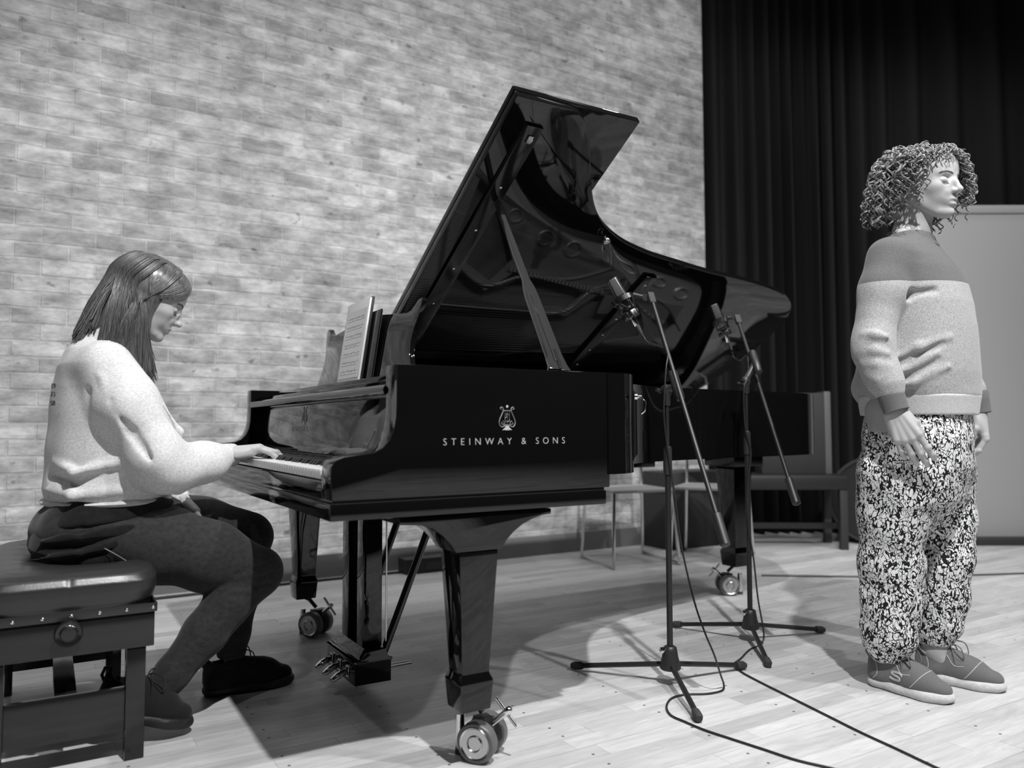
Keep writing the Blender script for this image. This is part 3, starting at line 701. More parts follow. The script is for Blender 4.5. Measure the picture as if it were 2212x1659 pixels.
# ---- a hand in its own frame: wrist at origin, fingers along +x, palm faces -z, thumb on +y side; fing = list of (curl degrees at 3 joints, spread)
def hand_sdf(fing, thumb, scale=1.0, h=.0013, mirror=False, wrist_len=.05, palm_curve=0.0):
    m = -1.0 if mirror else 1.0
    s = SDF((-.08, -.085, -.12), (.20, .085, .08), h)
    s.chain([(-wrist_len-.03, 0, 0, .027), (-.02, 0, 0, .0245), (.0, 0, 0, .0245)], .015, flat=((0, 0, 1), .72))
    base = [(.086, .030), (.090, .009), (.086, -.012), (.077, -.031)]     # knuckles: index, middle, ring, little
    for bx, by in base: s.chain([(.004, m*by*.55, 0, .016), (bx, m*by, .002, .0110)], .014)
    s.ell((.045, 0, -.006), (.040, .036, .012), .012)
    s.ell((.030, m*.024, -.012), (.030, .016, .013), .012)        # ball of the thumb
    s.ell((.035, -m*.026, -.010), (.032, .012, .012), .012)
    Ls = [(.044, .026, .021), (.049, .030, .022), (.045, .028, .022), (.035, .021, .019)]
    rs = [.0094, .0096, .0092, .0082]
    nails = []
    for i, ((bx, by), L, r0, (curls, spread)) in enumerate(zip(base, Ls, rs, fing)):
        p = np.array([bx, m*by, .001]); a = 0; yaw = R(spread)*m; pts = [(p[0]-.012, p[1], p[2], r0+.0012)]
        rr = [r0+.0004, r0-.0001, r0-.0007, r0-.0017]; pts.append((p[0], p[1], p[2], rr[0]))
        for j in range(3):
            a += R(curls[j]); d = np.array([math.cos(a)*math.cos(yaw), math.cos(a)*math.sin(yaw), -math.sin(a)]); p = p+d*L[j]
            pts.append((p[0], p[1], p[2], rr[j+1]))
        s.chain(pts, .004)
        for q in pts[2:4]: s.ell(q[:3], (r0*.97,)*3, .005)
    t = [np.array(x, float) for x in thumb]
    t = [np.array((x[0], m*x[1], x[2])) for x in t]
    s.chain([(t[0][0], t[0][1], t[0][2], .0150), (t[1][0], t[1][1], t[1][2], .0110), (t[2][0], t[2][1], t[2][2], .0098), (t[3][0], t[3][1], t[3][2], .0078)], .006)
    for i in range(4): # tendons
        bx, by = base[i]; s.cone((.02, m*by*.6, .0130), (bx-.002, m*by, .0085), .0020, .0030, .009)
    return s
def xf_data(dt, mt):
    p, f = dt; A = np.array(mt.to_3x3()); b = np.array(mt.translation); return p@A.T+b, f
def frame(o, fwd, up):
    """matrix with x = fwd, z close to up"""
    x = Vector(fwd).normalized(); y = Vector(up).cross(x).normalized(); z = x.cross(y)
    m_ = Matrix((x, y, z)).transposed().to_4x4(); m_.translation = Vector(o); return m_
# ---------------------------------------------------------------- people
m = M['skin'] = mat('skin', .42, .48, spec=.35); t = NT(m); m.node_tree.nodes['Principled BSDF'].inputs['Subsurface Weight'].default_value = .12
m.node_tree.nodes['Principled BSDF'].inputs['Subsurface Radius'].default_value = (.006, .006, .006); t.bump(t.noise(t.coords('Object'), 700, 2), .06, .0006)
M['lips'] = mat('lips', .30, .4)
def cloth(name, lo, hi, scale, rough=.9, bump=.25, fine=1400):
    m = M[name] = mat(name, hi, rough, spec=.15, sheen=.15); t = NT(m); v = t.coords('Object', (1, 1, 1.5))
    n = t.ramp(t.noise(v, scale, 3, .7), [(.35, lo), (.62, hi)]); cc = t.add('ShaderNodeCombineColor'); [t.link(n, cc.inputs[i]) for i in range(3)]
    t.link(cc.outputs[0], t.b.inputs['Base Color']); t.bump(t.noise(v, fine*.25, 2), bump, .0012); return m
cloth('heather_pale', .47, .64, 150); cloth('rib_pale', .45, .58, 200)
cloth('heather_grey', .26, .46, 260); cloth('charcoal_knit', .10, .13, 300); cloth('denim', .020, .032, 60); cloth('black_jersey', .006, .010, 60)
cloth('shoe_grey', .11, .16, 500); cloth('shoe_black', .010, .016, 500); cloth('sole_pale', .50, .60, 90)
M['sole_black'] = mat('black rubber sole', .012, .6)
# two-tone sweatshirt: charcoal above the chest seam
m = M['two_tone'] = mat('two tone sweatshirt', .5, .9, spec=.15, sheen=.15); t = NT(m); v = t.coords('Object')
sp = t.add('ShaderNodeSeparateXYZ'); t.link(v, sp.inputs[0])
seam = t.math('GREATER_THAN', t.math('ADD', sp.outputs['Z'], t.math('MULTIPLY', sp.outputs['Y'], -.04)), 1.282)
n1 = t.ramp(t.noise(t.coords('Object', (1, 1, 1.5)), 260, 3, .7), [(.35, .24), (.62, .46)]); n2 = t.ramp(t.noise(v, 300, 3), [(.35, .10), (.62, .135)])
mx = t.math('ADD', t.math('MULTIPLY', seam, n2), t.math('MULTIPLY', t.math('SUBTRACT', 1.0, seam), n1))
cc = t.add('ShaderNodeCombineColor'); [t.link(mx, cc.inputs[i]) for i in range(3)]; t.link(cc.outputs[0], t.b.inputs['Base Color']); t.bump(t.noise(v, 350, 2), .25, .0012)
# patterned trousers
m = M['brush_print'] = mat('black and white brush print', .8, .85, spec=.2); t = NT(m); v = t.coords('Object', (1.0, 1.0, .62))
nz = t.add('ShaderNodeTexNoise'); nz.inputs['Scale'].default_value = 34; nz.inputs['Detail'].default_value = 2; t.link(v, nz.inputs['Vector'])
mxv = t.add('ShaderNodeVectorMath', operation='MULTIPLY_ADD'); t.link(nz.outputs['Color'], mxv.inputs[0]); mxv.inputs[1].default_value = (.05, .05, .05); t.link(v, mxv.inputs[2])
vo = t.add('ShaderNodeTexVoronoi', feature='DISTANCE_TO_EDGE'); vo.inputs['Scale'].default_value = 92; t.link(mxv.outputs[0], vo.inputs['Vector'])
th = t.ramp(t.noise(v, 60, 2), [(.35, .03), (.65, .15)])
q_ = t.math('GREATER_THAN', vo.outputs['Distance'], th); blot = t.math('LESS_THAN', t.noise(t.coords('Object', (1, 1, .5)), 85, 1), .64)
q_ = t.math('MULTIPLY', q_, blot); q_ = t.math('ADD', t.math('MULTIPLY', q_, .72), .012)
cc = t.add('ShaderNodeCombineColor'); [t.link(q_, cc.inputs[i]) for i in range(3)]; t.link(cc.outputs[0], t.b.inputs['Base Color'])
def hairmat(name, lo, hi):
    m = M[name] = mat(name, hi, .30, spec=.7); t = NT(m); n = t.ramp(t.noise(t.coords('Object', (90, 90, 4)), 3, 2), [(.3, lo), (.7, hi)])
    cc = t.add('ShaderNodeCombineColor'); [t.link(n, cc.inputs[i]) for i in range(3)]; t.link(cc.outputs[0], t.b.inputs['Base Color']); return m
hairmat('straight_hair', .045, .12); hairmat('curly_hair', .08, .34); M['brow'] = mat('brow hair', .10, .6)  # curly range reaches paler: hair highlights are put into the colour
def strands_mesh(strs, r, name, m, parent, seg=4):
    V = []; F = []
    for pts in strs:
        P = np.array([tuple(p) for p in pts]); n = len(P); T = np.gradient(P, axis=0); T /= np.linalg.norm(T, axis=1)[:, None]+1e-9
        ref = np.array([.3, .9, .3]); N = np.cross(T, ref); N /= np.linalg.norm(N, axis=1)[:, None]+1e-9; B = np.cross(T, N)
        rr = r*np.minimum(1, np.linspace(1.0, .35, n)+.3)
        o = len(V)
        for k in range(seg):
            a = 2*math.pi*k/seg; V_ = P+(N*math.cos(a)+B*math.sin(a))*rr[:, None]
            if k == 0: ring = []
            ring.append(V_)
        A = np.stack(ring, 1).reshape(-1, 3); V += A.tolist()
        for i in range(n-1):
            for k in range(seg):
                l = (k+1) % seg; F.append((o+i*seg+k, o+i*seg+l, o+(i+1)*seg+l, o+(i+1)*seg+k))
    me = bpy.data.meshes.new(name); me.from_pydata(V, [], F); me.materials.append(m)
    me.polygons.foreach_set('use_smooth', [True]*len(me.polygons)); me.update()
    o = bpy.data.objects.new(name, me); C.objects.link(o); o.parent = parent; return o
def face_hair(H, parent, hd, dark=1.0):
    """eyebrows and lashes drawn as short hairs in the head frame H"""
    rnd = random.Random(3); st = []
    for y in (-1, 1):
        for k in range(60):
            f = k/59; p = Vector((.1005-.020*f**1.6, y*(.012+.034*f), .0225+.007*math.sin(f*2.4)-.004*f+rnd.uniform(-.0016, .0016)))
            p = hd.snap(p, .0004); q = hd.snap(p+Vector((-.001-.004*f, y*.006, .0016-.003*f)), .0010); st.append([H @ p, H @ ((p+q)/2+Vector((.0002, 0, 0))), H @ q])
        for k in range(22):
            f = k/21; a = (f-.5)*2.0; p = hd.snap(Vector((.0785+.0150*math.cos(a), y*(.031+.0160*math.sin(a)), -.0050-.0015*math.cos(a))), .0002)
            q = p+Vector((.0034*math.cos(a)+.001, y*.002*math.sin(a), -.0022)); st.append([H @ p, H @ ((p+q)/2+Vector((.0003, 0, -.0008))), H @ q])
    o = strands_mesh(st, .00055*dark, 'eyebrows_and_lashes', M['brow'], parent, 4); return o
def lips_mesh(H, parent, mouth):
    s = SDF((.075, -.03, -.085), (.115, .03, -.035), .0011)
    s.ell((.0970, 0, -.0525), (.0085, .0180, .0046), .002); s.ell((.0950, 0, -.0637-mouth), (.0090, .0155, .0056), .002)
    s.cone((.1060, -.019, -.0578-mouth*.4), (.1060, .019, -.0578-mouth*.4), .0013+mouth*.3, .0013+mouth*.3, .002, 'd'); s.cone((.1085, 0, -.043), (.1085, 0, -.049), .003, .002, .003, 'd')
    return mesh_from([xf_data(s.data(), H)], 'lips', M['lips'], parent)
def shoe(parent, heel, dirv, L, wdt, upper, sole, pitch=0.0, h=.0026, wavy=0.0, laces=None, stripe=None):
    """trainer in its own frame: x heel to toe, z up, sole bottom at 0"""
    H = frame(heel, (dirv[0]*math.cos(R(pitch)), dirv[1]*math.cos(R(pitch)), math.sin(R(-pitch))), (0, 0, 1))
    s = SDF((-.03, -.07, -.02), (L+.04, .07, .15), h)
    s.cone((.045, 0, .050), (.050, 0, .085), .038, .034, .03, flat=((0, 1, 0), .86))
    s.cone((.040, 0, .042), (L-.105, .0, .045), .036, .037, .03); s.cone((L-.11, 0, .046), (L-.042, .004, .033), .040, .031, .04, flat=((0, 0, 1), .85))
    s.cone((.085, 0, .092), (L-.09, 0, .056), .026, .022, .03)
    s.cone((.018, 0, .075), (.012, 0, .100), .016, .012, .02, flat=((0, 1, 0), .9))
    s.ell((.052, 0, .115), (.034, .027, .030), .012, 'd')
    s.cut((0, 0, -1), (0, 0, .020))
    shoe.last = s
    up = mesh_from([xf_data(s.data(), H)], 'shoe_upper', upper, parent)
    b = SDF((-.03, -.07, -.02), (L+.04, .07, .06), h)
    for x0, x1, r0, r1 in ((.036, L*.45, .039, .038), (L*.45, L-.078, .038, .045), (L-.078, L-.040, .045, .036)):
        b.cone((x0, 0, .016), (x1, .002, .016), r0, r1, .03, flat=((0, 0, 1), .60))
    if wavy: 
        for k in range(5): b.cone((.02+k*L/5, -.07, .040), (.02+k*L/5, .07, .040), .008+wavy, .008+wavy, .01, 'd')
    b.cut((0, 0, 1), (0, 0, .029)); b.cut((0, 0, -1), (0, 0, .001)); b.ell((L+.01, 0, -.030), (.06, .06, .034), .01, 'd')
    mesh_from([xf_data(b.data(), H)], 'shoe_sole', sole, parent)
    lm = laces or M['shoe_black']; mb = MB()
    for k in range(5):
        x = .105+k*.019; z = .104-k*.0088; mb.tube([H @ Vector((x-.004, -.024, z-.012)), H @ Vector((x+.004, -.010, z+.001)), H @ Vector((x+.009, .010, z+.001)), H @ Vector((x+.014, .024, z-.013))], .0020, 6)
        mb.tube([H @ Vector((x-.004, .024, z-.012)), H @ Vector((x+.004, .010, z+.0015)), H @ Vector((x+.009, -.010, z+.0015)), H @ Vector((x+.014, -.024, z-.013))], .0020, 6)
    c0 = Vector((.100, 0, .112))
    for sy in (-1, 1):
        lp = catmull([c0, c0+Vector((.010, sy*.020, .018)), c0+Vector((.040, sy*.036, .012)), c0+Vector((.048, sy*.034, -.022)), c0+Vector((.026, sy*.020, -.012)), c0], 5)
        mb.tube([H @ p for p in lp], .0018, 6)
        lp = catmull([c0, c0+Vector((.012, sy*.022, .004)), c0+Vector((.022, sy*.036, -.030)), c0+Vector((.030, sy*.043, -.075))], 5); mb.tube([H @ p for p in lp], .0016, 6)
    mb.build('laces', lm, parent, smooth=60)
    mb = MB(); mb.tube([H @ Vector(p) for p in ((.004, 0, .085), (-.008, 0, .100), (-.006, 0, .120), (.006, 0, .122), (.010, 0, .108))], .0022, 6, flat=2.2); mb.build('heel_tab', upper, parent, smooth=60)
    return H
# ================================================================ the pianist (coordinates in the piano's frame, then shifted to her own base)
pn = empty('person', PW(-.35, .90), PYAW)
tag(pn, 'long-haired person in a pale sweatshirt and dark jeans seated at the keys', 'person')
SH = Matrix.Translation((.35, -.90, 0)); SHv = Vector((.35, -.90, 0))
def P3(x, y, z): return Vector((x, y, z))
HM = frame((-.272, .90, 1.2235), (math.cos(R(27)), -.04, -math.sin(R(27))), (0, 0, 1))
core = SDF((-.62, .50, .0), (.25, 1.30, 1.2), .006)
core.stack([(.50, -.40, .90, .12, .17), (.62, -.37, .90, .12, .15), (.80, -.36, .90, .12, .15), (.98, -.385, .90, .10, .17), (1.05, -.39, .90, .06, .12)], p=2)
core.chain([(-.39, .90, 1.02, .07), (-.375, .90, 1.10, .055), (-.33, .90, 1.16, .052)], .04)
for sy, sh, el, wr in ((-1, (-.375, .735, 1.00), (-.25, .675, .725), (-.045, .798, .748)), (1, (-.375, 1.065, 1.00), (-.30, 1.12, .74), (-.155, .965, .595))):
    core.chain([sh+(.055,), el+(.042,), wr+(.026,)], .03)
for hp, kn, an in (((-.40, .80, .565), (.035, .742, .405), (-.235, .675, .125)), ((-.40, 1.0, .565), (.06, .985, .475), (.0, .93, .12))):
    core.chain([hp+(.07,), kn+(.048,), an+(.032,)], .03)
core.ell((-.24, .672, .09), (.04, .025, .025), .02); core.ell((.02, .928, .07), (.05, .025, .025), .02)
neck = SDF((-.50, .78, 1.02), (-.20, 1.02, 1.30), .0035)
neck.chain([(-.40, .90, 1.03, .072), (-.378, .90, 1.09, .058), (-.335, .90, 1.15, .053), (-.285, .90, 1.20, .052)], .02)
hs = head_sdf(mouth=.0)
RHm = frame((-.046, .797, .752), (.975, -.06, .15), (0, 0.05, 1)) @ Matrix.Scale(1.06, 4)
rh = hand_sdf([((24, 22, 12), 5), ((26, 24, 12), 1), ((27, 24, 12), -3), ((27, 24, 12), -8)], [(.012, .020, -.010), (.050, .044, -.022), (.080, .046, -.036), (.100, .040, -.044)], mirror=False)
LHm = frame((-.150, .955, .590), (.62, -.28, -.72), (.3, .55, .5))
lh = hand_sdf([((20, 30, 20), 4), ((24, 32, 20), 1), ((28, 34, 20), -2), ((32, 34, 22), -6)], [(.012, .020, -.010), (.046, .040, -.020), (.074, .044, -.034), (.094, .040, -.044)], mirror=True)
# right hand: thumb lies on the body's left, left hand on the right
mesh_from([xf_data(core.data(), SH), xf_data(neck.data(), SH), xf_data(hs.data(), SH @ HM), xf_data(rh.data(), SH @ RHm), xf_data(lh.data(), SH @ LHm)], 'body', M['skin'], pn)
lips_mesh(SH @ HM, pn, 0); face_hair(SH @ HM, pn, hs)
# sweatshirt
s = SDF((-.62, .50, .54), (.06, 1.30, 1.16), .0042)
s.stack([(.605, -.362, .90, .150, .182), (.63, -.362, .90, .160, .192), (.66, -.357, .90, .172, .205), (.72, -.352, .90, .172, .208), (.80, -.353, .90, .168, .203), (.88, -.362, .90, .155, .198), (.95, -.374, .90, .138, .195), (1.01, -.390, .90, .112, .185), (1.055, -.398, .90, .088, .150), (1.085, -.397, .90, .070, .095), (1.115, -.388, .90, .060, .062)], p=2.2)
s.chain([(-.385, .745, 1.00, .068), (-.330, .700, .89, .076), (-.262, .672, .755, .068), (-.235, .680, .725, .062), (-.12, .745, .730, .053), (-.060, .782, .746, .038)], .04)
s.ell((-.225, .685, .705), (.075, .05, .042), .04)
s.chain([(-.385, 1.06, 1.00, .068), (-.33, 1.10, .88, .074), (-.285, 1.12, .75, .062), (-.20, 1.02, .66, .050), (-.165, .975, .608, .040)], .04)
rg = lambda pts, k=.018, op='u': s.chain(pts, k, op)
# soft folds: along the sleeve, across the back, above the hem
rg([(-.40, .672, .97, .004), (-.355, .645, .86, .010), (-.29, .618, .76, .005)]); rg([(-.345, .655, .95, .004), (-.30, .632, .85, .008), (-.25, .612, .76, .004)])
rg([(-.37, .640, .90, .004), (-.33, .622, .82, .006), (-.28, .607, .75, .004)], .02, 'd')
rg([(-.30, .690, .690, .004), (-.20, .690, .662, .010), (-.12, .742, .676, .005)]); rg([(-.15, .690, .745, .003), (-.12, .70, .71, .007), (-.105, .74, .68, .004)], .014, 'd')
rg([(-.10, .705, .755, .003), (-.085, .72, .72, .006), (-.075, .75, .69, .003)], .012, 'd')
rg([(-.50, .80, .74, .004), (-.46, .70, .715, .010), (-.37, .685, .735, .006), (-.30, .69, .75, .003)]); rg([(-.51, .82, .70, .005), (-.46, .712, .683, .011), (-.40, .69, .700, .004)], .018, 'd')
rg([(-.515, .80, .665, .005), (-.46, .715, .652, .012), (-.36, .70, .66, .006), (-.26, .72, .65, .003)]); rg([(-.43, .695, .93, .003), (-.45, .69, .85, .009), (-.42, .68, .78, .004)], .02, 'd')
rg([(-.235, .76, .90, .003), (-.19, .77, .82, .009), (-.185, .78, .72, .004)]); rg([(-.22, .79, .93, .003), (-.20, .80, .85, .008), (-.21, .78, .78, .003)], .018, 'd')
s.wob(.0022, 24, 2)
s.cone((-.385, .90, 1.09), (-.33, .90, 1.17), .060, .054, .006, 'd')
s.cut((1, .5, -.1), (-.058, .79, .745), lo=(-.12, .70, .66), hi=(.06, .90, .84))
s.cut((.62, -.35, -.70), (-.155, .96, .600), lo=(-.25, .86, .50), hi=(-.05, 1.06, .70))
mesh_from([xf_data(s.data(), SH)], 'sweatshirt', M['heather_pale'], pn)
def band(parent, name, m, pts, r, flat=1.0, seg=40, wid=.02, shift=None, ribs=0):
    mb = MB(); mb.tube(pts, r, 12, closed=True, flat=flat); return mb.build(name, m, parent, smooth=60)
mb = MB()
for zc, rr in ((.607, .150),):
    ring = [Vector((-.362+.158*math.cos(a), .90+.190*math.sin(a), .623)) + SHv for a in np.linspace(0, 2*math.pi, 48, endpoint=False)]
    mb.tube(ring, .016, 10, closed=True, flat=.55)
mb.build('hem_band', M['rib_pale'], pn, smooth=60)
ax = Vector((.9, .42, .05)).normalized(); o_ = MB().lathe([(.034, -.020), (.0365, .0), (.0355, .030), (.0345, .038), (.031, .040), (.028, .034)], 28, axis_mt(Vector((-.064, .786, .746))+SHv, ax)); o_.build('cuff', M['rib_pale'], pn, smooth=60)
ax = Vector((.58, -.35, -.72)).normalized(); MB().lathe([(.036, -.03), (.041, -.022), (.037, .0), (.033, .028), (.030, .034), (.027, .030)], 28, axis_mt(Vector((-.168, .972, .608))+SHv, ax)).build('cuff', M['rib_pale'], pn, smooth=60)
ring = [Vector((-.382+.060*math.cos(a)-.02*0, .90+.062*math.sin(a), 1.099-.010*math.cos(a))) + SHv for a in np.linspace(0, 2*math.pi, 36, endpoint=False)]
MB().tube(ring, .0085, 10, closed=True).build('collar', M['rib_pale'], pn, smooth=60)
# print on the back of the sweatshirt
for i, (tx, zz) in enumerate((('19', .945), ('73', .922), ('58', .898))):
    n_ = Vector((-.80, -.60, 0)); u_ = Vector((.60, -.80, 0))
    mt = Matrix(((u_.x, 0, n_.x, -.5095+.35), (u_.y, 0, n_.y, .768-.90), (0, 1, 0, zz), (0, 0, 0, 1)))
    text_mesh('back_print', tx, .019, M['ink'], pn, mt, .0012, 1.0)
# black shirt below the hem
s = SDF((-.62, .62, .40), (-.10, 1.20, .68), .0045)
s.stack([(.455, -.405, .90, .135, .185), (.50, -.412, .90, .150, .200), (.55, -.402, .90, .152, .200), (.585, -.380, .90, .145, .178), (.61, -.370, .90, .128, .160), (.66, -.36, .90, .12, .15)], p=2.3)
s.chain([(-.40, .80, .565, .108), (-.24, .785, .53, .098)], .05); s.chain([(-.40, 1.0, .565, .108), (-.24, 1.0, .53, .098)], .05)
s.cut((.72, 0, -.70), (-.315, .90, .50)); 
for k in range(5): s.chain([(-.56, .74+.01*k, .46+.022*k, .003), (-.44, .692, .482+.020*k, .004), (-.28, .70, .515+.016*k, .003)], .018, 'u' if k % 2 else 'd')
s.wob(.002, 26, 5); mesh_from([xf_data(s.data(), SH)], 'shirt', M['black_jersey'], pn)
# jeans
s = SDF((-.64, .55, .08), (.20, 1.20, .68), .0045)
s.ell((-.435, .90, .54), (.125, .185, .095), .02)
s.chain([(-.42, .80, .560, .100), (-.24, .775, .500, .108), (-.10, .757, .453, .098), (.030, .742, .402, .074)], .03)
s.chain([(.032, .742, .397, .073), (-.05, .722, .325, .066), (-.12, .702, .245, .062), (-.205, .682, .155, .047), (-.232, .677, .122, .044)], .016)
s.chain([(-.42, 1.0, .560, .100), (-.24, .995, .535, .105), (-.08, .99, .510, .092), (.060, .985, .475, .076)], .03)
s.chain([(.062, .985, .470, .074), (.045, .97, .38, .066), (.028, .955, .29, .060), (.008, .94, .18, .048), (.0, .935, .125, .045)], .016)
for a_, b_ in (((.055, .665, .40), (-.035, .665, .385)), ((.045, .668, .375), (-.045, .662, .372)), ((.03, .668, .43), (-.05, .66, .41)), ((-.01, .66, .345), (-.07, .65, .36))): s.chain([a_+(.003,), tuple((np.array(a_)+np.array(b_))/2+np.array((0, -.004, 0)))+(.006,), b_+(.003,)], .012, 'd')
s.wob(.0016, 30, 7); s.cut((-.80, 0, -.60), (-.262, .67, .100), lo=(-.36, .60, .02), hi=(-.15, .75, .20)); s.cut((0, 0, -1), (0, .93, .105), lo=(-.08, .86, .0), hi=(.10, 1.02, .2))
jn = mesh_from([xf_data(s.data(), SH)], 'jeans', M['denim'], pn)
mb = MB(); mb.tube([Vector(p)+SHv for p in catmull([(-.385, .688, .512), (-.355, .684, .492), (-.325, .683, .470), (-.312, .684, .462)], 4)], .0018, 6); mb.build('pocket_trim', M['cable_grey'], jn)
shoe(pn, Vector((-.402, .665, .085))+SHv, (.995, -.10), .258, .09, M['shoe_black'], M['sole_black'], pitch=17, wavy=.002)
shoe(pn, Vector((-.085, .925, .0))+SHv, (1.0, -.02), .285, .09, M['shoe_black'], M['sole_black'], wavy=.002)
# long straight hair
rnd = random.Random(11)
def hair_long():
    st = []; gl = SH @ HM; c = Vector((-.010, 0, .030))
    def onsk(th, ph, lift):
        """polar th from the crown, azimuth ph (0 = forward)"""
        d = Vector((math.sin(th)*math.cos(ph), math.sin(th)*math.sin(ph), math.cos(th)))
        return c+Vector((d.x*(.100+lift), d.y*(.079+lift), d.z*(.091+lift)))
    for k in range(3000):
        sd = -1 if k % 2 else 1; u = rnd.random()
        ph = R(74+106*u); lift = .006+.012*rnd.random()*(.6+.4*u)
        st0 = onsk(R(50-48*min(1, u*1.8)), R(4+6*rnd.random())*sd if u < .5 else R(90+90*u)*sd, lift*.5)
        if u < .5: st0.x = min(st0.x, .084)
        pts = [st0]
        for th in (38, 60, 82, 100): pts.append(onsk(R(th), (ph-R(52)*max(0, 1-u*1.5)*(1-th/100)**1.2)*sd, lift*(1+.2*th/100)))
        if u < .27:       # the sweep from the parting across the forehead
            q = rnd.random(); e_ = .004+.009*(1-q)+.003*rnd.random()
            J = [rnd.uniform(-.003, .003) for _ in range(3)]; pts = [hs.snap((p[0]+J[0], p[1]+J[1]*(i > 0), p[2]+J[2]), e_) for i, p in enumerate(((-.055+.139*q, .002*sd, .130-.040*q), (-.040+.133*q, .022*sd, .124-.046*q), (-.032+.122*q, .044*sd, .106-.052*q), (-.026+.094*q, .064*sd, .076-.050*q), (-.020+.052*q, .074*sd, .044-.034*q)))]
            pts += [Vector((.004, (.083+e_)*sd, -.004)), Vector((-.002, (.086+e_)*sd, -.03))]
        elif k % 5 < 2 and u < .60:      # strands closing the side between the sweep and the back
            q = rnd.random(); u = .26+.2*q; b0 = .050-.095*q
            pts = [hs.snap(p, .011+.004*rnd.random()) for p in ((b0-.01, .002*sd, .130), (b0-.004, .028*sd, .120), (b0-.002, .052*sd, .098), (b0*.8, .066*sd, .066))]+[Vector((b0*.6, .088*sd, .034)), Vector((.004-.030*q, .091*sd, -.015))]
        W = [gl @ p for p in pts]; last = W[-1]
        if u < .36:        # falls in front of the shoulder
            f = u/.36; ex = (-.262 if sd < 0 else -.236)-.080*f+rnd.uniform(-.012, .012); ez = (.955+.02*f if rnd.random() < .75 else 1.0)+rnd.uniform(0, .05); ey = sd*(.075+.020*rnd.random()+.01*f)
            e = Vector((ex+.35, ey, ez+.02*f)); mid = last.lerp(e, .5)+Vector((.004*rnd.uniform(-1, 1), sd*.006, 0)); W += [last.lerp(mid, .5)+Vector((.004, sd*.004, 0)), mid, e.lerp(mid, .4), e]
        elif u < .62:
            f = (u-.36)/.26; ex = -.345-.05*f+rnd.uniform(-.02, .02); ez = 1.03+.03*rnd.random(); ey = sd*(.088+.022*rnd.random())
            e = Vector((ex+.35, ey, ez)); mid = last.lerp(e, .5)+Vector((-.006, sd*.012, .0)); W += [mid, e]
        else:
            f = (u-.62)/.38; ex = -.400-.055*rnd.random(); ez = 1.145-.06*rnd.random(); ey = sd*(.085*(1-f)+.006); ez -= .035*(ex < -.43)
            e = Vector((ex+.35-.010, ey, ez)); mid = last.lerp(e, .5)+Vector((-.006, 0, .004)); W += [mid, e.lerp(mid, .4), e]
        st.append(catmull(W, 3))
    return st
hm = SDF((-.56, .74, .94), (-.08, 1.06, 1.42), .005); A = np.array(HM.to_3x3())
hm.ell(tuple(HM @ Vector((-.016, 0, .034))), (.102, .080, .091), .01, rot=A)
for sd in (-1, 1): hm.ell(tuple(HM @ Vector((-.006, sd*.050, .040))), (.050, .037, .058), .02, rot=A)
hm.cone(tuple(HM @ Vector((-.04, 0, -.02))), (-.405, .90, 1.085), .075, .055, .04)
for sd in (-1, 1): hm.cone(tuple(HM @ Vector((-.005, sd*.062, .0))), (-.292, .90+sd*.078, 1.02), .026, .014, .03, flat=((0, 1, 0), .8))
hm.ell(tuple(HM @ Vector((.100, 0, -.045))), (.062, .070, .092), .010, 'd', rot=A)
hmo = mesh_from([xf_data(hm.data(), SH)], 'hair', M['straight_hair'], pn)
strands_mesh(hair_long(), .00135, 'hair_strands', M['straight_hair'], hmo, 4)
# ================================================================ the standing singer: x forward, y to her left, heading -43 degrees
SA = R(-43); SO = Vector((1.295, 2.56, 0))
sg_ = empty('person', SO, SA)
tag(sg_, 'curly-haired person standing in patterned trousers, eyes lowered, arms hanging', 'person')
HS = frame((.070, .0, 1.611), (math.cos(R(3)), -.22, -math.sin(R(3))), (0, 0, 1)) @ Matrix.Scale(1.06, 4)
core = SDF((-.30, -.40, .0), (.34, .42, 1.5), .006)
core.stack([(.86, .02, 0, .12, .15), (1.0, .02, 0, .12, .14), (1.25, .02, 0, .11, .15), (1.34, .03, 0, .08, .13), (1.40, .03, 0, .06, .08)], p=2)
for sy, sh, el, wr in ((-1, (.025, -.165, 1.365), (-.005, -.255, 1.075), (.045, -.270, .885)), (1, (.03, .165, 1.365), (.06, .275, 1.07), (.150, .285, .885))):
    core.chain([sh+(.042,), el+(.040,), wr+(.026,)], .03)
for hp, kn, an, ft in (((.0, -.10, .88), (-.03, -.10, .46), (-.045, -.09, .10), (.0, -.10, .04)), ((.04, .10, .88), (.075, .10, .46), (.045, .09, .10), (.09, .095, .04))):
    core.chain([hp+(.09,), kn+(.055,), an+(.034,), ft+(.03,)], .03)
neck = SDF((-.14, -.18, 1.34), (.16, .18, 1.66), .0032)
neck.chain([(.020, 0, 1.40, .070), (.036, 0, 1.46, .056), (.050, 0, 1.54, .053), (.055, 0, 1.62, .054)], .02)
neck.chain([(.03, -.13, 1.378, .024), (.030, -.05, 1.425, .032), (.030, .05, 1.425, .032), (.03, .13, 1.378, .024)], .04)
neck.cone((.086, -.012, 1.425), (.042, -.050, 1.56), .010, .012, .012); neck.cone((.086, .012, 1.425), (.042, .050, 1.56), .010, .012, .012)
hs2 = head_sdf(mouth=.0035)
fr = [((14, 22, 14), 4), ((16, 24, 14), 1), ((18, 26, 16), -2), ((22, 28, 18), -6)]
RS = frame((.050, -.272, .872), (.42, .02, -.90), (.20, -.95, .10))
LS = frame((.155, .287, .872), (.10, .04, -.98), (.92, .30, 0))
rh2 = hand_sdf(fr, [(.012, .020, -.010), (.048, .036, -.016), (.080, .036, -.026), (.103, .030, -.034)])
lh2 = hand_sdf([((34, 44, 26), 3), ((38, 46, 28), 1), ((42, 48, 28), -1), ((46, 50, 30), -4)], [(.012, .020, -.010), (.048, .034, -.022), (.078, .030, -.036), (.100, .022, -.044)], mirror=True)
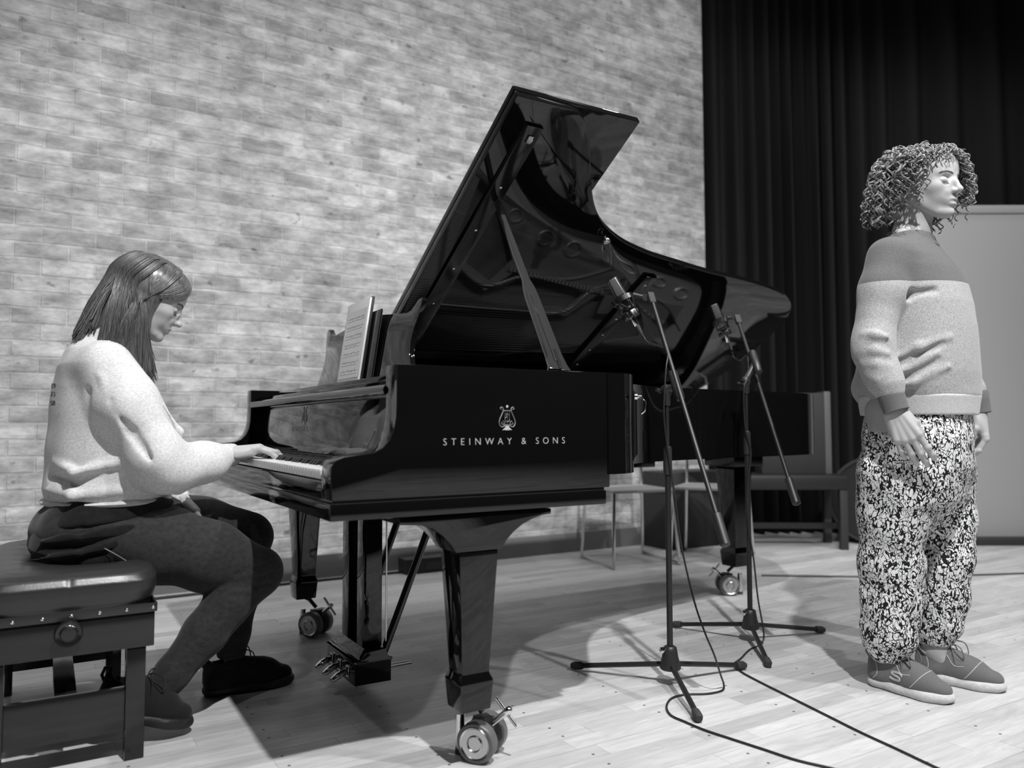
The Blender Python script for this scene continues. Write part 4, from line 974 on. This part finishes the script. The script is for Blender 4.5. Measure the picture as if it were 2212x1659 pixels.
mesh_from([core.data(), neck.data(), xf_data(hs2.data(), HS), xf_data(rh2.data(), RS), xf_data(lh2.data(), LS)], 'body', M['skin'], sg_)
lips_mesh(HS, sg_, .0035); face_hair(HS, sg_, hs2, .9)
s = SDF((-.26, -.40, .83), (.32, .42, 1.50), .0042)
s.stack([(.890, .040, 0, .166, .175), (.93, .042, 0, .176, .188), (.955, .040, 0, .178, .195), (1.00, .040, 0, .180, .200), (1.07, .042, 0, .174, .200), (1.15, .044, 0, .168, .200), (1.22, .043, 0, .162, .200), (1.28, .040, 0, .150, .200), (1.33, .036, 0, .132, .200), (1.37, .032, 0, .112, .190), (1.405, .029, 0, .092, .160), (1.435, .029, 0, .078, .115), (1.46, .031, 0, .070, .080)], p=2.25)
s.chain([(.022, -.175, 1.360, .068), (.008, -.220, 1.25, .066), (-.012, -.254, 1.09, .058), (-.010, -.262, 1.055, .055), (.018, -.270, .99, .050), (.034, -.272, .955, .042), (.040, -.272, .935, .034)], .03)
s.chain([(.015, .175, 1.360, .070), (.03, .225, 1.25, .068), (.058, .268, 1.07, .058), (.110, .284, .98, .048), (.132, .288, .95, .040), (.142, .288, .93, .034)], .03)
s.cone((-.10, -.06, .955), (-.11, .06, .96), .045, .045, .03)
F_ = lambda pts, k=.016, op='u': s.chain(pts, k, op)
F_([(-.04, -.19, .965, .004), (.06, -.198, 1.00, .010), (.14, -.17, 1.05, .004)]); F_([(-.02, -.20, .935, .004), (.08, -.195, .965, .011), (.17, -.15, 1.01, .004)])
F_([(-.03, -.20, .95, .003), (.07, -.205, .982, .008), (.15, -.17, 1.03, .003)], .016, 'd'); F_([(.02, -.20, 1.03, .003), (.10, -.19, 1.07, .008), (.17, -.14, 1.10, .003)], .02)
F_([(.0, -.205, 1.01, .003), (.09, -.20, 1.045, .007), (.16, -.16, 1.08, .003)], .016, 'd')
F_([(.02, -.21, 1.20, .003), (.08, -.20, 1.235, .010), (.14, -.16, 1.245, .003)], .018, 'd'); F_([(.015, -.225, 1.30, .003), (.035, -.215, 1.25, .008), (.03, -.21, 1.18, .004)], .014, 'd')
for z in (1.11, 1.06, 1.02): F_([(-.02, -.310, z, .002), (.015, -.318, z-.004, .003), (.045, -.305, z-.012, .002)], .022)
F_([(-.02, -.30, .995, .003), (.02, -.316, .97, .006), (.05, -.305, .955, .003)], .014)
s.wob(.0018, 26, 3)
s.ell((.045, 0, 1.480), (.066, .072, .045), .006, 'd'); s.cut((0, 0, -1), (0, 0, .888), lo=(-.26, -.20, .8), hi=(.32, .20, .9))
mesh_from([s.data()], 'sweatshirt', M['two_tone'], sg_)
b = SDF((-.20, -.25, .80), (.30, .25, .96), .0042); b.stack([(.866, .040, 0, .168, .178), (.90, .040, 0, .173, .183), (.930, .042, 0, .176, .188)], p=2.25); mesh_from([b.data()], 'hem_band', M['rib_pale'], sg_)
for c_, a_ in ((Vector((.046, -.272, .905)), Vector((.30, .0, -.95))), (Vector((.150, .288, .905)), Vector((.15, .0, -.99)))):
    MB().lathe([(.034, -.046), (.0400, -.040), (.0385, -.01), (.0365, .024), (.0375, .030), (.033, .032), (.030, .020)], 30, axis_mt(c_, a_)).build('cuff', M['charcoal_knit'], sg_, smooth=60)
ring = [Vector((.040+.068*math.cos(a), .076*math.sin(a), 1.444-.026*math.cos(a))) for a in np.linspace(0, 2*math.pi, 40, endpoint=False)]
MB().tube(ring, .0095, 10, closed=True).build('collar', M['charcoal_knit'], sg_, smooth=60)
# loose printed trousers gathered at the ankles
s = SDF((-.24, -.28, .05), (.32, .28, .95), .005)
s.stack([(.60, .030, 0, .135, .190), (.70, .036, 0, .155, .205), (.80, .038, 0, .162, .200), (.86, .036, 0, .152, .172), (.89, .036, 0, .146, .165)], .0, p=2.3)
s.chain([(.005, -.105, .66, .125), (-.015, -.108, .52, .102), (-.028, -.105, .40, .090), (-.030, -.100, .26, .082), (-.034, -.098, .17, .076), (-.040, -.094, .140, .060)], .03)
s.chain([(.055, .105, .66, .120), (.070, .108, .52, .100), (.078, .105, .40, .088), (.070, .100, .27, .074), (.055, .095, .19, .068), (.046, .092, .165, .056)], .03)
s.cone((.03, -.02, .60), (.03, .02, .60), .10, .10, .05)
for k in range(7):
    a = .9*k; s.chain([(-.03+.085*math.cos(a), -.10+.085*math.sin(a), .20, .004), (-.03+.080*math.cos(a+.25), -.10+.080*math.sin(a+.25), .30, .009), (-.02+.09*math.cos(a+.4), -.10+.09*math.sin(a+.4), .42, .004)], .018)
    s.chain([(.05+.075*math.cos(a), .095+.075*math.sin(a), .22, .004), (.06+.075*math.cos(a+.25), .10+.075*math.sin(a+.25), .32, .009), (.07+.085*math.cos(a+.4), .10+.085*math.sin(a+.4), .42, .004)], .018)
for x0, x1, y in ((.10, .06, -.19), (.02, .0, -.21), (.15, .13, -.12), (-.06, -.05, -.19)): s.chain([(x0, y, .84, .003), ((x0+x1)/2, y-.004, .70, .010), (x1, y+.03, .52, .004)], .02)
s.wob(.004, 22, 9)
s.stack([(.095, -.042, -.092, .048, .050), (.12, -.042, -.092, .052, .054), (.15, -.040, -.092, .055, .057)], .02, p=2); s.stack([(.125, .044, .090, .046, .048), (.15, .044, .090, .050, .052), (.175, .046, .090, .053, .055)], .02, p=2)
for sgn, z_ in ((1, .148), (-1, .172)): pass
mesh_from([s.data()], 'trousers', M['brush_print'], sg_)
# ankles are bare between trousers and shoes; grey trainers with pale soles
def local_dir(wd): a = math.atan2(wd[1], wd[0])-SA; return (math.cos(a), math.sin(a))
sS = []
H1 = shoe(sg_, Vector((-.105, -.088, 0)), local_dir((.62, -.79)), .262, .09, M['shoe_grey'], M['sole_pale'], laces=M['shoe_grey'])
sS.append(shoe.last)
H2 = shoe(sg_, Vector((-.015, .090, 0)), local_dir((.76, -.65)), .262, .09, M['shoe_grey'], M['sole_pale'], laces=M['shoe_grey'])
sS.append(shoe.last)
for H, ss, sd in zip((H1, H2), sS, (-1, 1)):
    mb = MB()
    lg = [(.018, .006), (.010, .012), (-.006, .013), (-.014, .010), (-.010, .005), (.004, .001), (.012, -.003), (.008, -.009), (-.008, -.010), (-.018, -.005)]
    for e in (0, .0035):
        mb.tube([H @ ss.snap((.105+x*1.15, .046*sd, .052+(z+e)*1.1), .0008) for x, z in [(p.x, p.y) for p in catmull([(a, b_, 0) for a, b_ in lg], 4)]], .0014, 5)
    mb.build('side_logo', M['sole_pale'], sg_, smooth=60)
    for pn_, pa in (('toe_seam', ((.150, -.045, .034), (.172, -.030, .060), (.186, 0, .075), (.172, .030, .060), (.150, .045, .034))), ('heel_seam', ((.030, -.045, .030), (.046, -.045, .050), (.040, -.040, .078), (.020, -.030, .092))), ('lace_seam', ((.098, -.030, .095), (.120, -.036, .066), (.150, -.030, .062)))): MB().tube([H @ ss.snap(p, .0004) for p in catmull([Vector(p) for p in pa], 6)], .0010, 5).build(pn_, M['sole_pale'], sg_, smooth=60)
    mb = MB(); mb.tube([H @ p for p in catmull([Vector(p) for p in ((.012, -.020, .112), (.030, -.033, .094), (.060, -.035, .086), (.085, -.030, .100), (.094, -.022, .112))], 4)], .003, 6)
    mb.tube([H @ p for p in catmull([Vector(p) for p in ((.012, .020, .112), (.030, .033, .094), (.060, .035, .086), (.085, .030, .100), (.094, .022, .112))], 4)], .003, 6); mb.build('collar_piping', M['sole_pale'], sg_, smooth=60)
# curly bob
def hair_curls():
    rnd = random.Random(21); st = []; c = Vector((-.012, 0, .032))
    for k in range(640):
        sd = -1 if k % 2 else 1; u = rnd.random()**.9; face = k % 7 == 0; ear = k % 9 == 1; fringe = k < 110
        ph = R((22 if sd > 0 else 52)+(158 if sd > 0 else 128)*u)*sd; lift = .008+.022*rnd.random()
        if face: ph = R(rnd.uniform(30, 60) if sd > 0 else rnd.uniform(52, 70))*sd; u = .1
        if ear: ph = R(rnd.uniform(66, 92))*sd; u = .5
        def onsk(th, lf): return c+Vector((math.sin(th)*math.cos(ph)*(.098+lf), math.sin(th)*math.sin(ph)*(.077+lf), math.cos(th)*(.090+lf)))
        t0 = R(rnd.uniform(4, 62)); P_ = [onsk(t0, lift*.5)]; te = R(88 if u > .25 else 70)
        for th in np.linspace(t0, max(te, t0+.1), 4)[1:]: P_.append(onsk(th, lift*(.8+.5*th)))
        if fringe:
            az = R(rnd.uniform(-80, 45)); z0 = .104-.020*rnd.random(); dz = .030+.010*abs(math.sin(az)); P_ = [Vector(((.030+.030*math.cos(az)*(1-j/3)+.034*math.cos(az)*(j/3)), (.045+.012*j)*math.sin(az), z0-dz*j/3)) for j in range(4)]; P_ = [hs2.snap(p, .007) for p in P_]; ph = az
        P_ = [hs2.snap(p, lift*(.45+.55*i/3)) if p.x > -.05 and hs2.at(p) < .05 else p for i, p in enumerate(P_)]
        Wd = [HS @ p for p in P_]; last = Wd[-1]
        out = Vector((math.cos(ph), math.sin(ph), 0)); ln = rnd.uniform(.06, .165); back = Vector((-.10+.02*u, 0, 0))
        if u <= .25: back = Vector((-.45 if sd < 0 else .02, 0, 0)); ln = rnd.uniform(.02, .06) if sd < 0 else rnd.uniform(.05, .15)
        if .35 < u <= .72: ln = rnd.uniform(.09, .175)
        if u > .72: ln = rnd.uniform(.04, .125); back = Vector((.22, 0, 0))
        if ear: ln = rnd.uniform(.07, .125); back = Vector((.04, 0, 0))
        if fringe: ln = .012; back = Vector((0, 0, 0))
        e = last+Vector((0, 0, -1))*ln+out*(.008+.010*rnd.random())*(0 if u > .8 else 1)+back*ln
        Wd += [last.lerp(e, .35)+out*.007, last.lerp(e, .7)+out*.008, e]
        if fringe: Wd = Wd[:4]
        base = catmull(Wd, 5); r = rnd.uniform(.0055, .0115)*(.65 if fringe else 1); fq = (1 if rnd.random() < .5 else -1)*rnd.uniform(120, 210)*(.0085/r)**.4; a0 = rnd.uniform(0, 6.28)
        L = [0]
        for a, b_ in zip(base, base[1:]): L.append(L[-1]+(b_-a).length)
        n = max(14, int(L[-1]/.0032)); xs = np.linspace(0, L[-1], n); B = np.array([tuple(p) for p in base])
        Q0 = np.stack([np.interp(xs, L, B[:, i]) for i in range(3)], 1); T = np.gradient(Q0, axis=0); T /= np.linalg.norm(T, axis=1)[:, None]+1e-9
        N = np.cross(T, (.2, .5, .84)); N /= np.linalg.norm(N, axis=1)[:, None]+1e-9; Bn = np.cross(T, N); am = r*np.clip(xs/.05, .12, 1)
        for q in range(4):
            f = fq; Q = Q0+(N*np.cos(f*xs+a0+.17*q)[:, None]+Bn*np.sin(f*xs+a0+.17*q)[:, None])*(am*(1-.05*q))[:, None]+np.array([rnd.uniform(-.0006, .0006) for _ in range(3)]); st.append(Q)
    return st
hm = SDF((-.20, -.18, 1.46), (.20, .18, 1.80), .005); A = np.array(HS.to_3x3())/1.06
hm.ell(tuple(HS @ Vector((-.018, 0, .034))), (.106, .086, .096), .01, rot=A); hm.cone(tuple(HS @ Vector((-.045, -.045, -.02))), tuple(HS @ Vector((-.050, -.050, -.070))), .044, .034, .03); hm.cone(tuple(HS @ Vector((-.045, .045, -.02))), tuple(HS @ Vector((-.050, .050, -.070))), .044, .034, .03)
hm.cone(tuple(HS @ Vector((.045, .062, .03))), tuple(HS @ Vector((.030, .078, -.07))), .022, .020, .02)
hm.ell(tuple(HS @ Vector((.112, -.02, -.035))), (.072, .075, .105), .012, 'd', rot=A)
hmo = mesh_from([hm.data()], 'hair', M['curly_hair'], sg_)
strands_mesh(hair_curls(), .0012, 'hair_curls', M['curly_hair'], hmo, 4)
# ---------------------------------------------------------------- piano bench (coordinates in the piano's frame)
bn = empty('piano_bench', PW(-.464, .90), PYAW)
tag(bn, 'black leather topped piano bench with studded edge, under the seated pianist', 'bench')
BS = Vector((.464, -.90, 0)); MS = Matrix.Translation(BS)
X0, X1, Y0, Y1 = -.655, -.272, .522, 1.282
s = SDF((X0-.05, Y0-.05, .34), (X1+.05, Y1+.05, .52), .0045)
s.stack([(.370, (X0+X1)/2, (Y0+Y1)/2, (X1-X0)/2+.003, (Y1-Y0)/2+.003), (.388, (X0+X1)/2, (Y0+Y1)/2, (X1-X0)/2+.003, (Y1-Y0)/2+.003), (.396, (X0+X1)/2, (Y0+Y1)/2, (X1-X0)/2+.009, (Y1-Y0)/2+.009), (.42, (X0+X1)/2, (Y0+Y1)/2, (X1-X0)/2+.016, (Y1-Y0)/2+.016), (.445, (X0+X1)/2, (Y0+Y1)/2, (X1-X0)/2+.016, (Y1-Y0)/2+.016), (.465, (X0+X1)/2, (Y0+Y1)/2, (X1-X0)/2+.004, (Y1-Y0)/2+.004), (.478, (X0+X1)/2, (Y0+Y1)/2, (X1-X0)/2-.030, (Y1-Y0)/2-.030), (.482, (X0+X1)/2, (Y0+Y1)/2, (X1-X0)/2-.07, (Y1-Y0)/2-.07)], p=7)
for i in range(1, 8):
    y = Y0+(Y1-Y0)*i/8; s.chain([(X0-.02, y, .495, .010), (X1+.02, y, .495, .010)], .012, 'd')
for i in range(1, 4):
    x = X0+(X1-X0)*i/4; s.chain([(x, Y0+.02, .495, .009), (x, Y1-.02, .495, .009)], .012, 'd')
s.chain([(-.464, Y0-.022, .395, .0035), (-.464, Y0-.022, .445, .0035), (-.464, Y0+.01, .487, .005)], .006, 'd')
s.ell((-.40, .86, .50), (.16, .22, .035), .04, 'd')
mesh_from([xf_data(s.data(), MS)], 'cushion', M['leather'], bn)
def bb(x0, x1, y0, y1, z0, z1, name='', m=M['bench_paint'], bev=.003, par=bn): return MB().box(x0, x1, y0, y1, z0, z1, MS).build(name, m, par, bevel=bev)
bb(X0, X1, Y0, Y1, .277, .372, 'apron')
tr = MB(); xs_ = [X0-.004, X1+.004]
tr.box(X0-.004, X1+.004, Y0-.005, Y0, .364, .386, MS).box(X1, X1+.005, Y0-.005, Y1+.005, .364, .386, MS).box(X0-.005, X0, Y0-.005, Y1+.005, .364, .386, MS)
tr = tr.build('edge_band', M['leather'], bn, bevel=.001)
for k in range(7): MB().lathe([(.0048, 0), (.0040, .0028), (0, .0042)], 10, axis_mt(Vector((X0+.015+k*(X1-X0-.02)/6, Y0-.0045, .375))+BS, (0, -1, 0))).build('stud', M['chrome'], tr, smooth=60)
for k in range(12): MB().lathe([(.0048, 0), (.0040, .0028), (0, .0042)], 10, axis_mt(Vector((X1+.0045, Y0+.03+k*.065, .375))+BS, (1, 0, 0))).build('stud', M['chrome'], tr, smooth=60)
for lx in (-.638, -.335):
    for ly in (Y0+.004, Y1-.049): bb(lx, lx+.045, ly, ly+.045, 0, .278, 'leg', bev=.003)
for ly in (Y0+.012, Y1-.046): bb(-.594, -.334, ly, ly+.034, .072, .175, 'end_rail')
bb(-.490, -.440, Y0+.046, Y1-.046, .150, .175, 'stretcher')
for yy, dr_ in ((Y0-.001, -1), (Y1+.001, 1)):
    MB().lathe([(.012, -.004), (.012, .012), (.028, .014), (.031, .020), (.031, .028), (.028, .033), (.021, .031), (.018, .033), (.016, .036), (0, .037)], 32, axis_mt(Vector((-.464, yy, .338))+BS, (0, dr_, 0))).build('height_knob', M['bench_paint'], bn, smooth=40)
# ---------------------------------------------------------------- microphones on boom stands (world coordinates)
def V3(*a): return Vector(a)
def mic_stand(cx, cy, label, zt, tips, boomtop, clamp, boomend, offs, sleeve):
    t = empty('microphone_stand', (cx, cy, 0)); tag(t, label, 'microphone stand', 'boom stands beside the piano'); o = V3(-cx, -cy, 0)
    hub = MB().lathe([(.030, .048), (.034, .052), (.034, .062), (.027, .085), (.0235, .105), (.021, .118), (.0165, .122)], 28, None).build('hub', M['black_plastic'], t, smooth=40)
    MB().lathe([(.009, 0), (.010, .003), (.010, .012), (.006, .015), (0, .015)], 16, axis_mt(V3(-.022, -.012, .112), V3(-.75, -.6, .1))).build('hub_screw', M['chrome'], hub, smooth=50)
    for tx, ty in tips:
        e = V3(tx, ty, .014)+o; d = V3(e.x, e.y, 0).normalized(); a = d*.026+V3(0, 0, .062); f = (e-a).normalized()
        l_ = MB().tube([a, e-f*.015], .0085, 12).build('leg', M['black_metal'], t, smooth=60)
        MB().tube([e-f*.036, e-f*.030, e-f*.005, e+f*.006], [.0115, .0128, .0135, .0095], 14).build('rubber_foot', M['rubber'], l_, smooth=50)
    p = MB().tube([V3(0, 0, .10), V3(0, 0, .735*zt/.94)], .0098, 16).build('pole', M['black_metal'], t, smooth=60)
    MB().tube([V3(0, 0, .735*zt/.94-.02), V3(0, 0, zt-.015)], .0066, 14).build('inner_pole', M['black_metal'], t, smooth=60)
    MB().lathe([(.0135, 0), (.0148, .006), (.0140, .085), (.0115, .092)], 18, Matrix.Translation((0, 0, .735*zt/.94-.06))).build('height_clutch', M['black_plastic'], t, smooth=50)
    c = clamp+o; bt = boomtop+o; be = boomend+o; bd = (bt-be).normalized()
    MB().lathe([(.010, -.03), (.012, -.025), (.012, .0), (.017, .012), (.017, .03), (.009, .036)], 18, Matrix.Translation((0, 0, zt-.01))).build('swivel', M['black_plastic'], t, smooth=50)
    h0 = V3(0, 0, zt+.012); ax = (c-h0).normalized()
    MB().lathe([(.017, -.012), (.019, -.006), (.019, .006), (.013, .012), (.013, max(.02, (c-h0).length))], 18, axis_mt(h0, ax)).build('pivot', M['black_plastic'], t, smooth=50)
    kn = MB()
    for k in range(3):
        a = R(120*k+20); kk = axis_mt(h0-ax*.018, -ax); kn.tube([kk @ V3(0, 0, 0), kk @ V3(.026*math.cos(a), .026*math.sin(a), .004)], [.009, .006], 8)
    kn.build('tightening_knob', M['black_plastic'], t, smooth=50)
    b = MB().tube([be, bt], .0078, 14).build('boom', M['black_metal'], t, smooth=60)
    MB().tube([c-bd*.055, c-bd*.050, c+bd*.050, c+bd*.055], [.012, .0155, .0165, .012], 14).build('boom_clutch', M['black_plastic'], t, smooth=50)
    MB().tube([be-bd*.004, be, be+bd*sleeve, be+bd*(sleeve+.004)], [.010, .0150, .0150, .009], 16).build('counterweight', M['black_plastic'], t, smooth=50)
    MB().box(-.0115, .0115, -.009, .009, -.035, .010, axis_mt(bt, bd)).build('boom_tip', M['rubber'], t, bevel=.003)
    return t
def microphone(top, bot, arm, label, L=.2):
    """large condenser microphone in its shock mount; axis from top to the end of its plug"""
    ax = (bot-top); sc_ = ax.length/.228; ax.normalize(); t = empty('microphone', top); tag(t, label, 'microphone', 'large microphones in shock mounts')
    view = V3(-top.x, -top.y, 0).normalized(); side = ax.cross(view).normalized(); F = side.cross(ax)
    mt = Matrix((side, F, ax)).transposed().to_4x4()
    def st(z, wx, wy): 
        c = .38; return [(wx*.5*a, wy*.5*b, z) for a, b in ((-1, -c), (-1+c, -1), (1-c, -1), (1, -c), (1, c), (1-c, 1), (-1+c, 1), (-1, c))]
    mb = MB(); lv = [(.0, .036, .026), (.004, .043, .032), (.08, .050, .038), (.118, .046, .036)]; vs = []
    for z, a, b in lv: vs += [mt @ V3(*[q*sc_ for q in p]) for p in st(z, a, b)]
    fs = [tuple(range(7, -1, -1)), tuple(24+i for i in range(8))]
    for j in range(3):
        for i in range(8): k = (i+1) % 8; fs.append((j*8+i, j*8+k, (j+1)*8+k, (j+1)*8+i))
    mb.add(vs, fs); body = mb.build('microphone_body', M['mic_body'], t, bevel=.0012)
    for sgn in (-1, 1):
        g = MB(); g.add([mt @ (V3(x, sgn*y, z)*sc_) for x, y, z in ((-.012, .0150, .006), (.012, .0150, .006), (.0145, .0196, .072), (-.0145, .0196, .072), (-.012, .0172, .006), (.012, .0172, .006), (.0145, .0212, .072), (-.0145, .0212, .072))], [(0, 1, 2, 3), (4, 5, 6, 7), (0, 1, 5, 4), (1, 2, 6, 5), (2, 3, 7, 6), (3, 0, 4, 7)]); g.build('grille', M['rubber'], body, bevel=.0006)
    def ring(z, r0, r1, hh, name, m, seg=36):
        return MB().lathe([(r0*sc_, -hh*sc_), (r1*sc_, -hh*sc_), (r1*sc_, hh*sc_), (r0*sc_, hh*sc_)], seg, mt @ Matrix.Translation((0, 0, z*sc_)), closed=True).build(name, m, t, smooth=40)
    sm = ring(.088, .036, .041, .009, 'shock_mount_ring', M['mic_body']); ring(.126, .026, .031, .0035, 'shock_mount_ring', M['mic_body'])
    el = MB()
    for k in range(8):
        a = R(45*k+15); b = R(45*k+38); el.tube([mt @ (V3(.038*math.cos(a), .038*math.sin(a), .098)*sc_), mt @ (V3(.0285*math.cos(b), .0285*math.sin(b), .122)*sc_)], .0016, 6)
    el.build('elastic_cord', M['rubber'], sm)
    ps = MB()
    for k in range(4):
        a = R(90*k+30); ps.lathe([(.0035, 0), (.0035, .03)], 8, mt @ Matrix.Translation((.034*math.cos(a)*sc_, .034*math.sin(a)*sc_, .098*sc_)))
    ps.build('mount_post', M['chrome'], sm, smooth=60)
    kn = MB(); n = 40; prof = []
    for z in (.140, .163):
        for k in range(n): r = (.030+.0012*(1 if (k//2) % 2 else -1))*sc_; a = 2*math.pi*k/n; prof.append(mt @ V3(r*math.cos(a), r*math.sin(a), z*sc_))
    kn.add(prof, [tuple(range(n-1, -1, -1)), tuple(n+i for i in range(n))]+[(i, (i+1) % n, n+(i+1) % n, n+i) for i in range(n)]); kn.build('knurled_nut', M['mic_body'], t, bevel=.0008)
    MB().lathe([(.014*sc_, .118*sc_), (.014*sc_, .142*sc_)], 16, mt).build('neck', M['black_metal'], t, smooth=60)
    MB().lathe([(.0095*sc_, .160*sc_), (.0095*sc_, .196*sc_), (.008*sc_, .198*sc_)], 18, mt).build('plug', M['chrome'], t, smooth=50)
    MB().lathe([(.0088*sc_, .196*sc_), (.0075*sc_, .215*sc_), (.0045*sc_, .238*sc_)], 14, mt).build('plug_boot', M['rubber'], t, smooth=50)
    a0 = V3(*(mt @ (V3(.040, 0, .088)*sc_))) ; a1 = arm-top
    MB().tube([a0 if (a0-a1).length < (mt @ (V3(-.040, 0, .088)*sc_)-a1).length else mt @ (V3(-.040, 0, .088)*sc_), a1], [.008, .006], 10).lathe([(.012, -.01), (.012, .01)], 14, axis_mt(a1, view)).build('mount_arm', M['black_metal'], t, smooth=50)
    return t
T1 = V3(.352, 2.72, 1.352); B1 = V3(.452, 2.70, 1.158); A1 = V3(.470, 2.71, 1.285)
mic_stand(.510, 2.557, 'nearer black boom microphone stand in front of the piano, left one of two', .94, ((.207, 2.708), (.793, 2.709), (.523, 2.229)), V3(.486, 2.70, 1.290), V3(.536, 2.53, .965), V3(.612, 2.25, .492), 0, .095)
microphone(T1, B1, A1, 'larger-looking microphone on the nearer boom stand, beside the lid prop')
T2 = V3(.862, 3.30, 1.352); B2 = V3(.935, 3.30, 1.165); A2 = V3(.945, 3.28, 1.295)
mic_stand(.922, 3.056, 'farther black boom microphone stand near the piano tail, right one of two', 1.00, ((.666, 3.261), (1.248, 3.17), (.882, 2.724)), V3(.955, 3.27, 1.292), V3(.962, 3.06, 1.085), V3(1.000, 2.75, .560), 0, .10)
microphone(T2, B2, A2, 'microphone on the farther boom stand, in front of the piano tail')
def cable(name, pts, r, m, label, cat, lift=0.0):
    q = catmull([Vector(p) for p in pts], 6); b = q[-1].copy(); o = V3(-b.x, -b.y, 0)
    mb = MB(); mb.tube([p+o for p in q], r, 8); ob = mb.build(name, m, None, smooth=60); ob.location = (b.x, b.y, 0); tag(ob, label, cat); return ob
r_ = .0032; zf = .0036
cable('microphone_cable', [(.458, 2.698, 1.148), (.472, 2.68, 1.122), (.502, 2.63, 1.104), (.520, 2.58, 1.080), (.506, 2.545, 1.017), (.495, 2.532, .864), (.513, 2.538, .714), (.528, 2.53, .594), (.546, 2.53, .446), (.574, 2.5, .29), (.599, 2.47, .196), (.625, 2.45, .125), (.655, 2.49, .05), (.672, 2.52, .012), (.658, 2.487, zf), (.607, 2.458, zf), (.533, 2.45, zf), (.483, 2.414, zf), (.455, 2.344, zf), (.455, 2.278, zf), (.484, 2.229, zf), (.524, 2.170, zf), (.584, 2.105, zf), (.645, 2.041, zf), (.704, 1.978, zf), (.776, 1.928, zf), (.858, 1.864, zf), (1.0, 1.78, zf)], r_, M['cable'], 'black cable from the nearer microphone, looping on the floor by its stand', 'cable')
cable('microphone_cable', [(.940, 3.30, 1.150), (.946, 3.30, 1.125), (.957, 3.25, 1.108), (.960, 3.16, 1.120), (.930, 3.05, 1.03), (.903, 3.02, .976), (.908, 3.03, .833), (.930, 3.035, .728), (.912, 3.03, .588), (.918, 3.04, .430), (.934, 3.04, .326), (.945, 3.03, .172), (.962, 3.02, .04), (.942, 3.00, zf), (.882, 2.934, zf), (.814, 2.82, zf), (.770, 2.751, zf), (.773, 2.669, zf), (.801, 2.57, zf), (.845, 2.44, zf), (.897, 2.286, zf), (.943, 2.151, zf), (.988, 2.04, zf), (1.027, 1.937, zf), (1.067, 1.851, zf), (1.15, 1.72, zf)], r_, M['cable'], 'black cable from the farther microphone, running straight across the floor', 'cable')
# things along the foot of the brick wall and in the dim background
cable('floor_cable', [tuple(PW(x, 2.47+.02*math.sin(x*2.1), .008)) for x in (-2.2, -1.5, -.8, -.1, .5, 1.0, 1.3)], .007, M['cable'], 'thick black cable lying along the foot of the brick wall', 'cable')
cable('floor_cable', [tuple(PW(x, y, .006)) for x, y in ((2.9, 1.35), (3.4, 1.0), (3.9, .75), (4.5, .50), (5.2, .2))], .005, M['cable_grey'], 'thin cable on the floor behind the singer, leading away to the right', 'cable')
t_ = empty('stage_box', PW(1.45, 2.47), PYAW); tag(t_, 'small black connector box on the floor against the brick wall', 'box')
MB().box(-.22, .24, -.06, .06, 0, .085).build('box_body', M['dim_black'], t_, bevel=.006); MB().box(-.10, .02, -.063, -.059, .02, .06).build('socket_plate', M['dim_grey'], t_)
def chair(x, y, rz, label, group=None):
    t = empty('chair', (x, y, 0), rz); tag(t, label, 'chair', group)
    MB().box(-.21, .21, -.20, .20, .435, .455).build('seat', M['pale_seat'], t, bevel=.012)
    MB().box(-.20, .20, .19, .205, .58, .80).build('backrest', M['pale_seat'], t, bevel=.007)
    for sx in (-1, 1):
        MB().tube([V3(sx*.20, -.19, .435), V3(sx*.22, -.22, .011), V3(sx*.22, .22, .011), V3(sx*.20, .19, .44), V3(sx*.19, .205, .80)], .011, 10).build('frame', M['chrome'], t, smooth=50)
    return t
chair(.72, 4.84, R(20), 'pale stacking chair with tubular frame, half hidden behind the nearer stand')
chair(1.27, 4.98, R(-25), 'pale tubular chair under the piano tail beside its rear leg')
t_ = empty('equipment_case', PW(3.34, 2.42), PYAW); tag(t_, 'dim black equipment case on the floor behind the chairs', 'case')
MB().box(-.26, .26, -.14, .14, 0, .52).build('case_body', M['dim_grey'], t_, bevel=.01); MB().box(-.265, .265, -.145, .145, .38, .41).build('case_trim', M['dim_black'], t_, bevel=.004)
t_ = empty('bench', (1.90, 5.45, 0), R(-3)); tag(t_, 'dim black backstage bench with square legs in front of the curtain', 'bench')
MB().box(-.38, .38, -.19, .19, .40, .50).build('seat', M['dim_black'], t_, bevel=.02)
for sx in (-1, 1):
    for sy in (-1, 1): MB().box(sx*.34-.025, sx*.34+.025, sy*.155-.025, sy*.155+.025, 0, .40).build('leg', M['dim_grey'], t_, bevel=.003)
MB().box(-.36, .36, -.012, .012, .12, .16).build('rail', M['dim_black'], t_)
t_ = empty('flight_case', (1.98, 5.50, .5), R(-3)); tag(t_, 'upright grey case with a pale metal edge standing on the backstage bench', 'case')
MB().box(-.24, .22, -.10, .10, .0, .56).build('case_body', M['dim_grey'], t_, bevel=.008); MB().box(.19, .235, -.108, .108, .0, .57).build('metal_edge', M['dim_edge'], t_, bevel=.008)
t_ = empty('drum', (2.64, 5.66, 0)); tag(t_, 'dim round drum lying in front of the curtain left of the singer', 'drum')
MB().lathe([(0, -.2), (.29, -.2), (.30, -.19), (.30, .19), (.29, .2), (0, .2)], 36, axis_mt((0, 0, .31), (.5, 1, 0))).build('shell', M['dim_black'], t_, smooth=40)
MB().lathe([(.29, -.215), (.31, -.215), (.31, -.175), (.295, -.175)], 36, axis_mt((0, 0, .31), (.5, 1, 0)), closed=True).build('hoop', M['dim_grey'], t_, smooth=40)
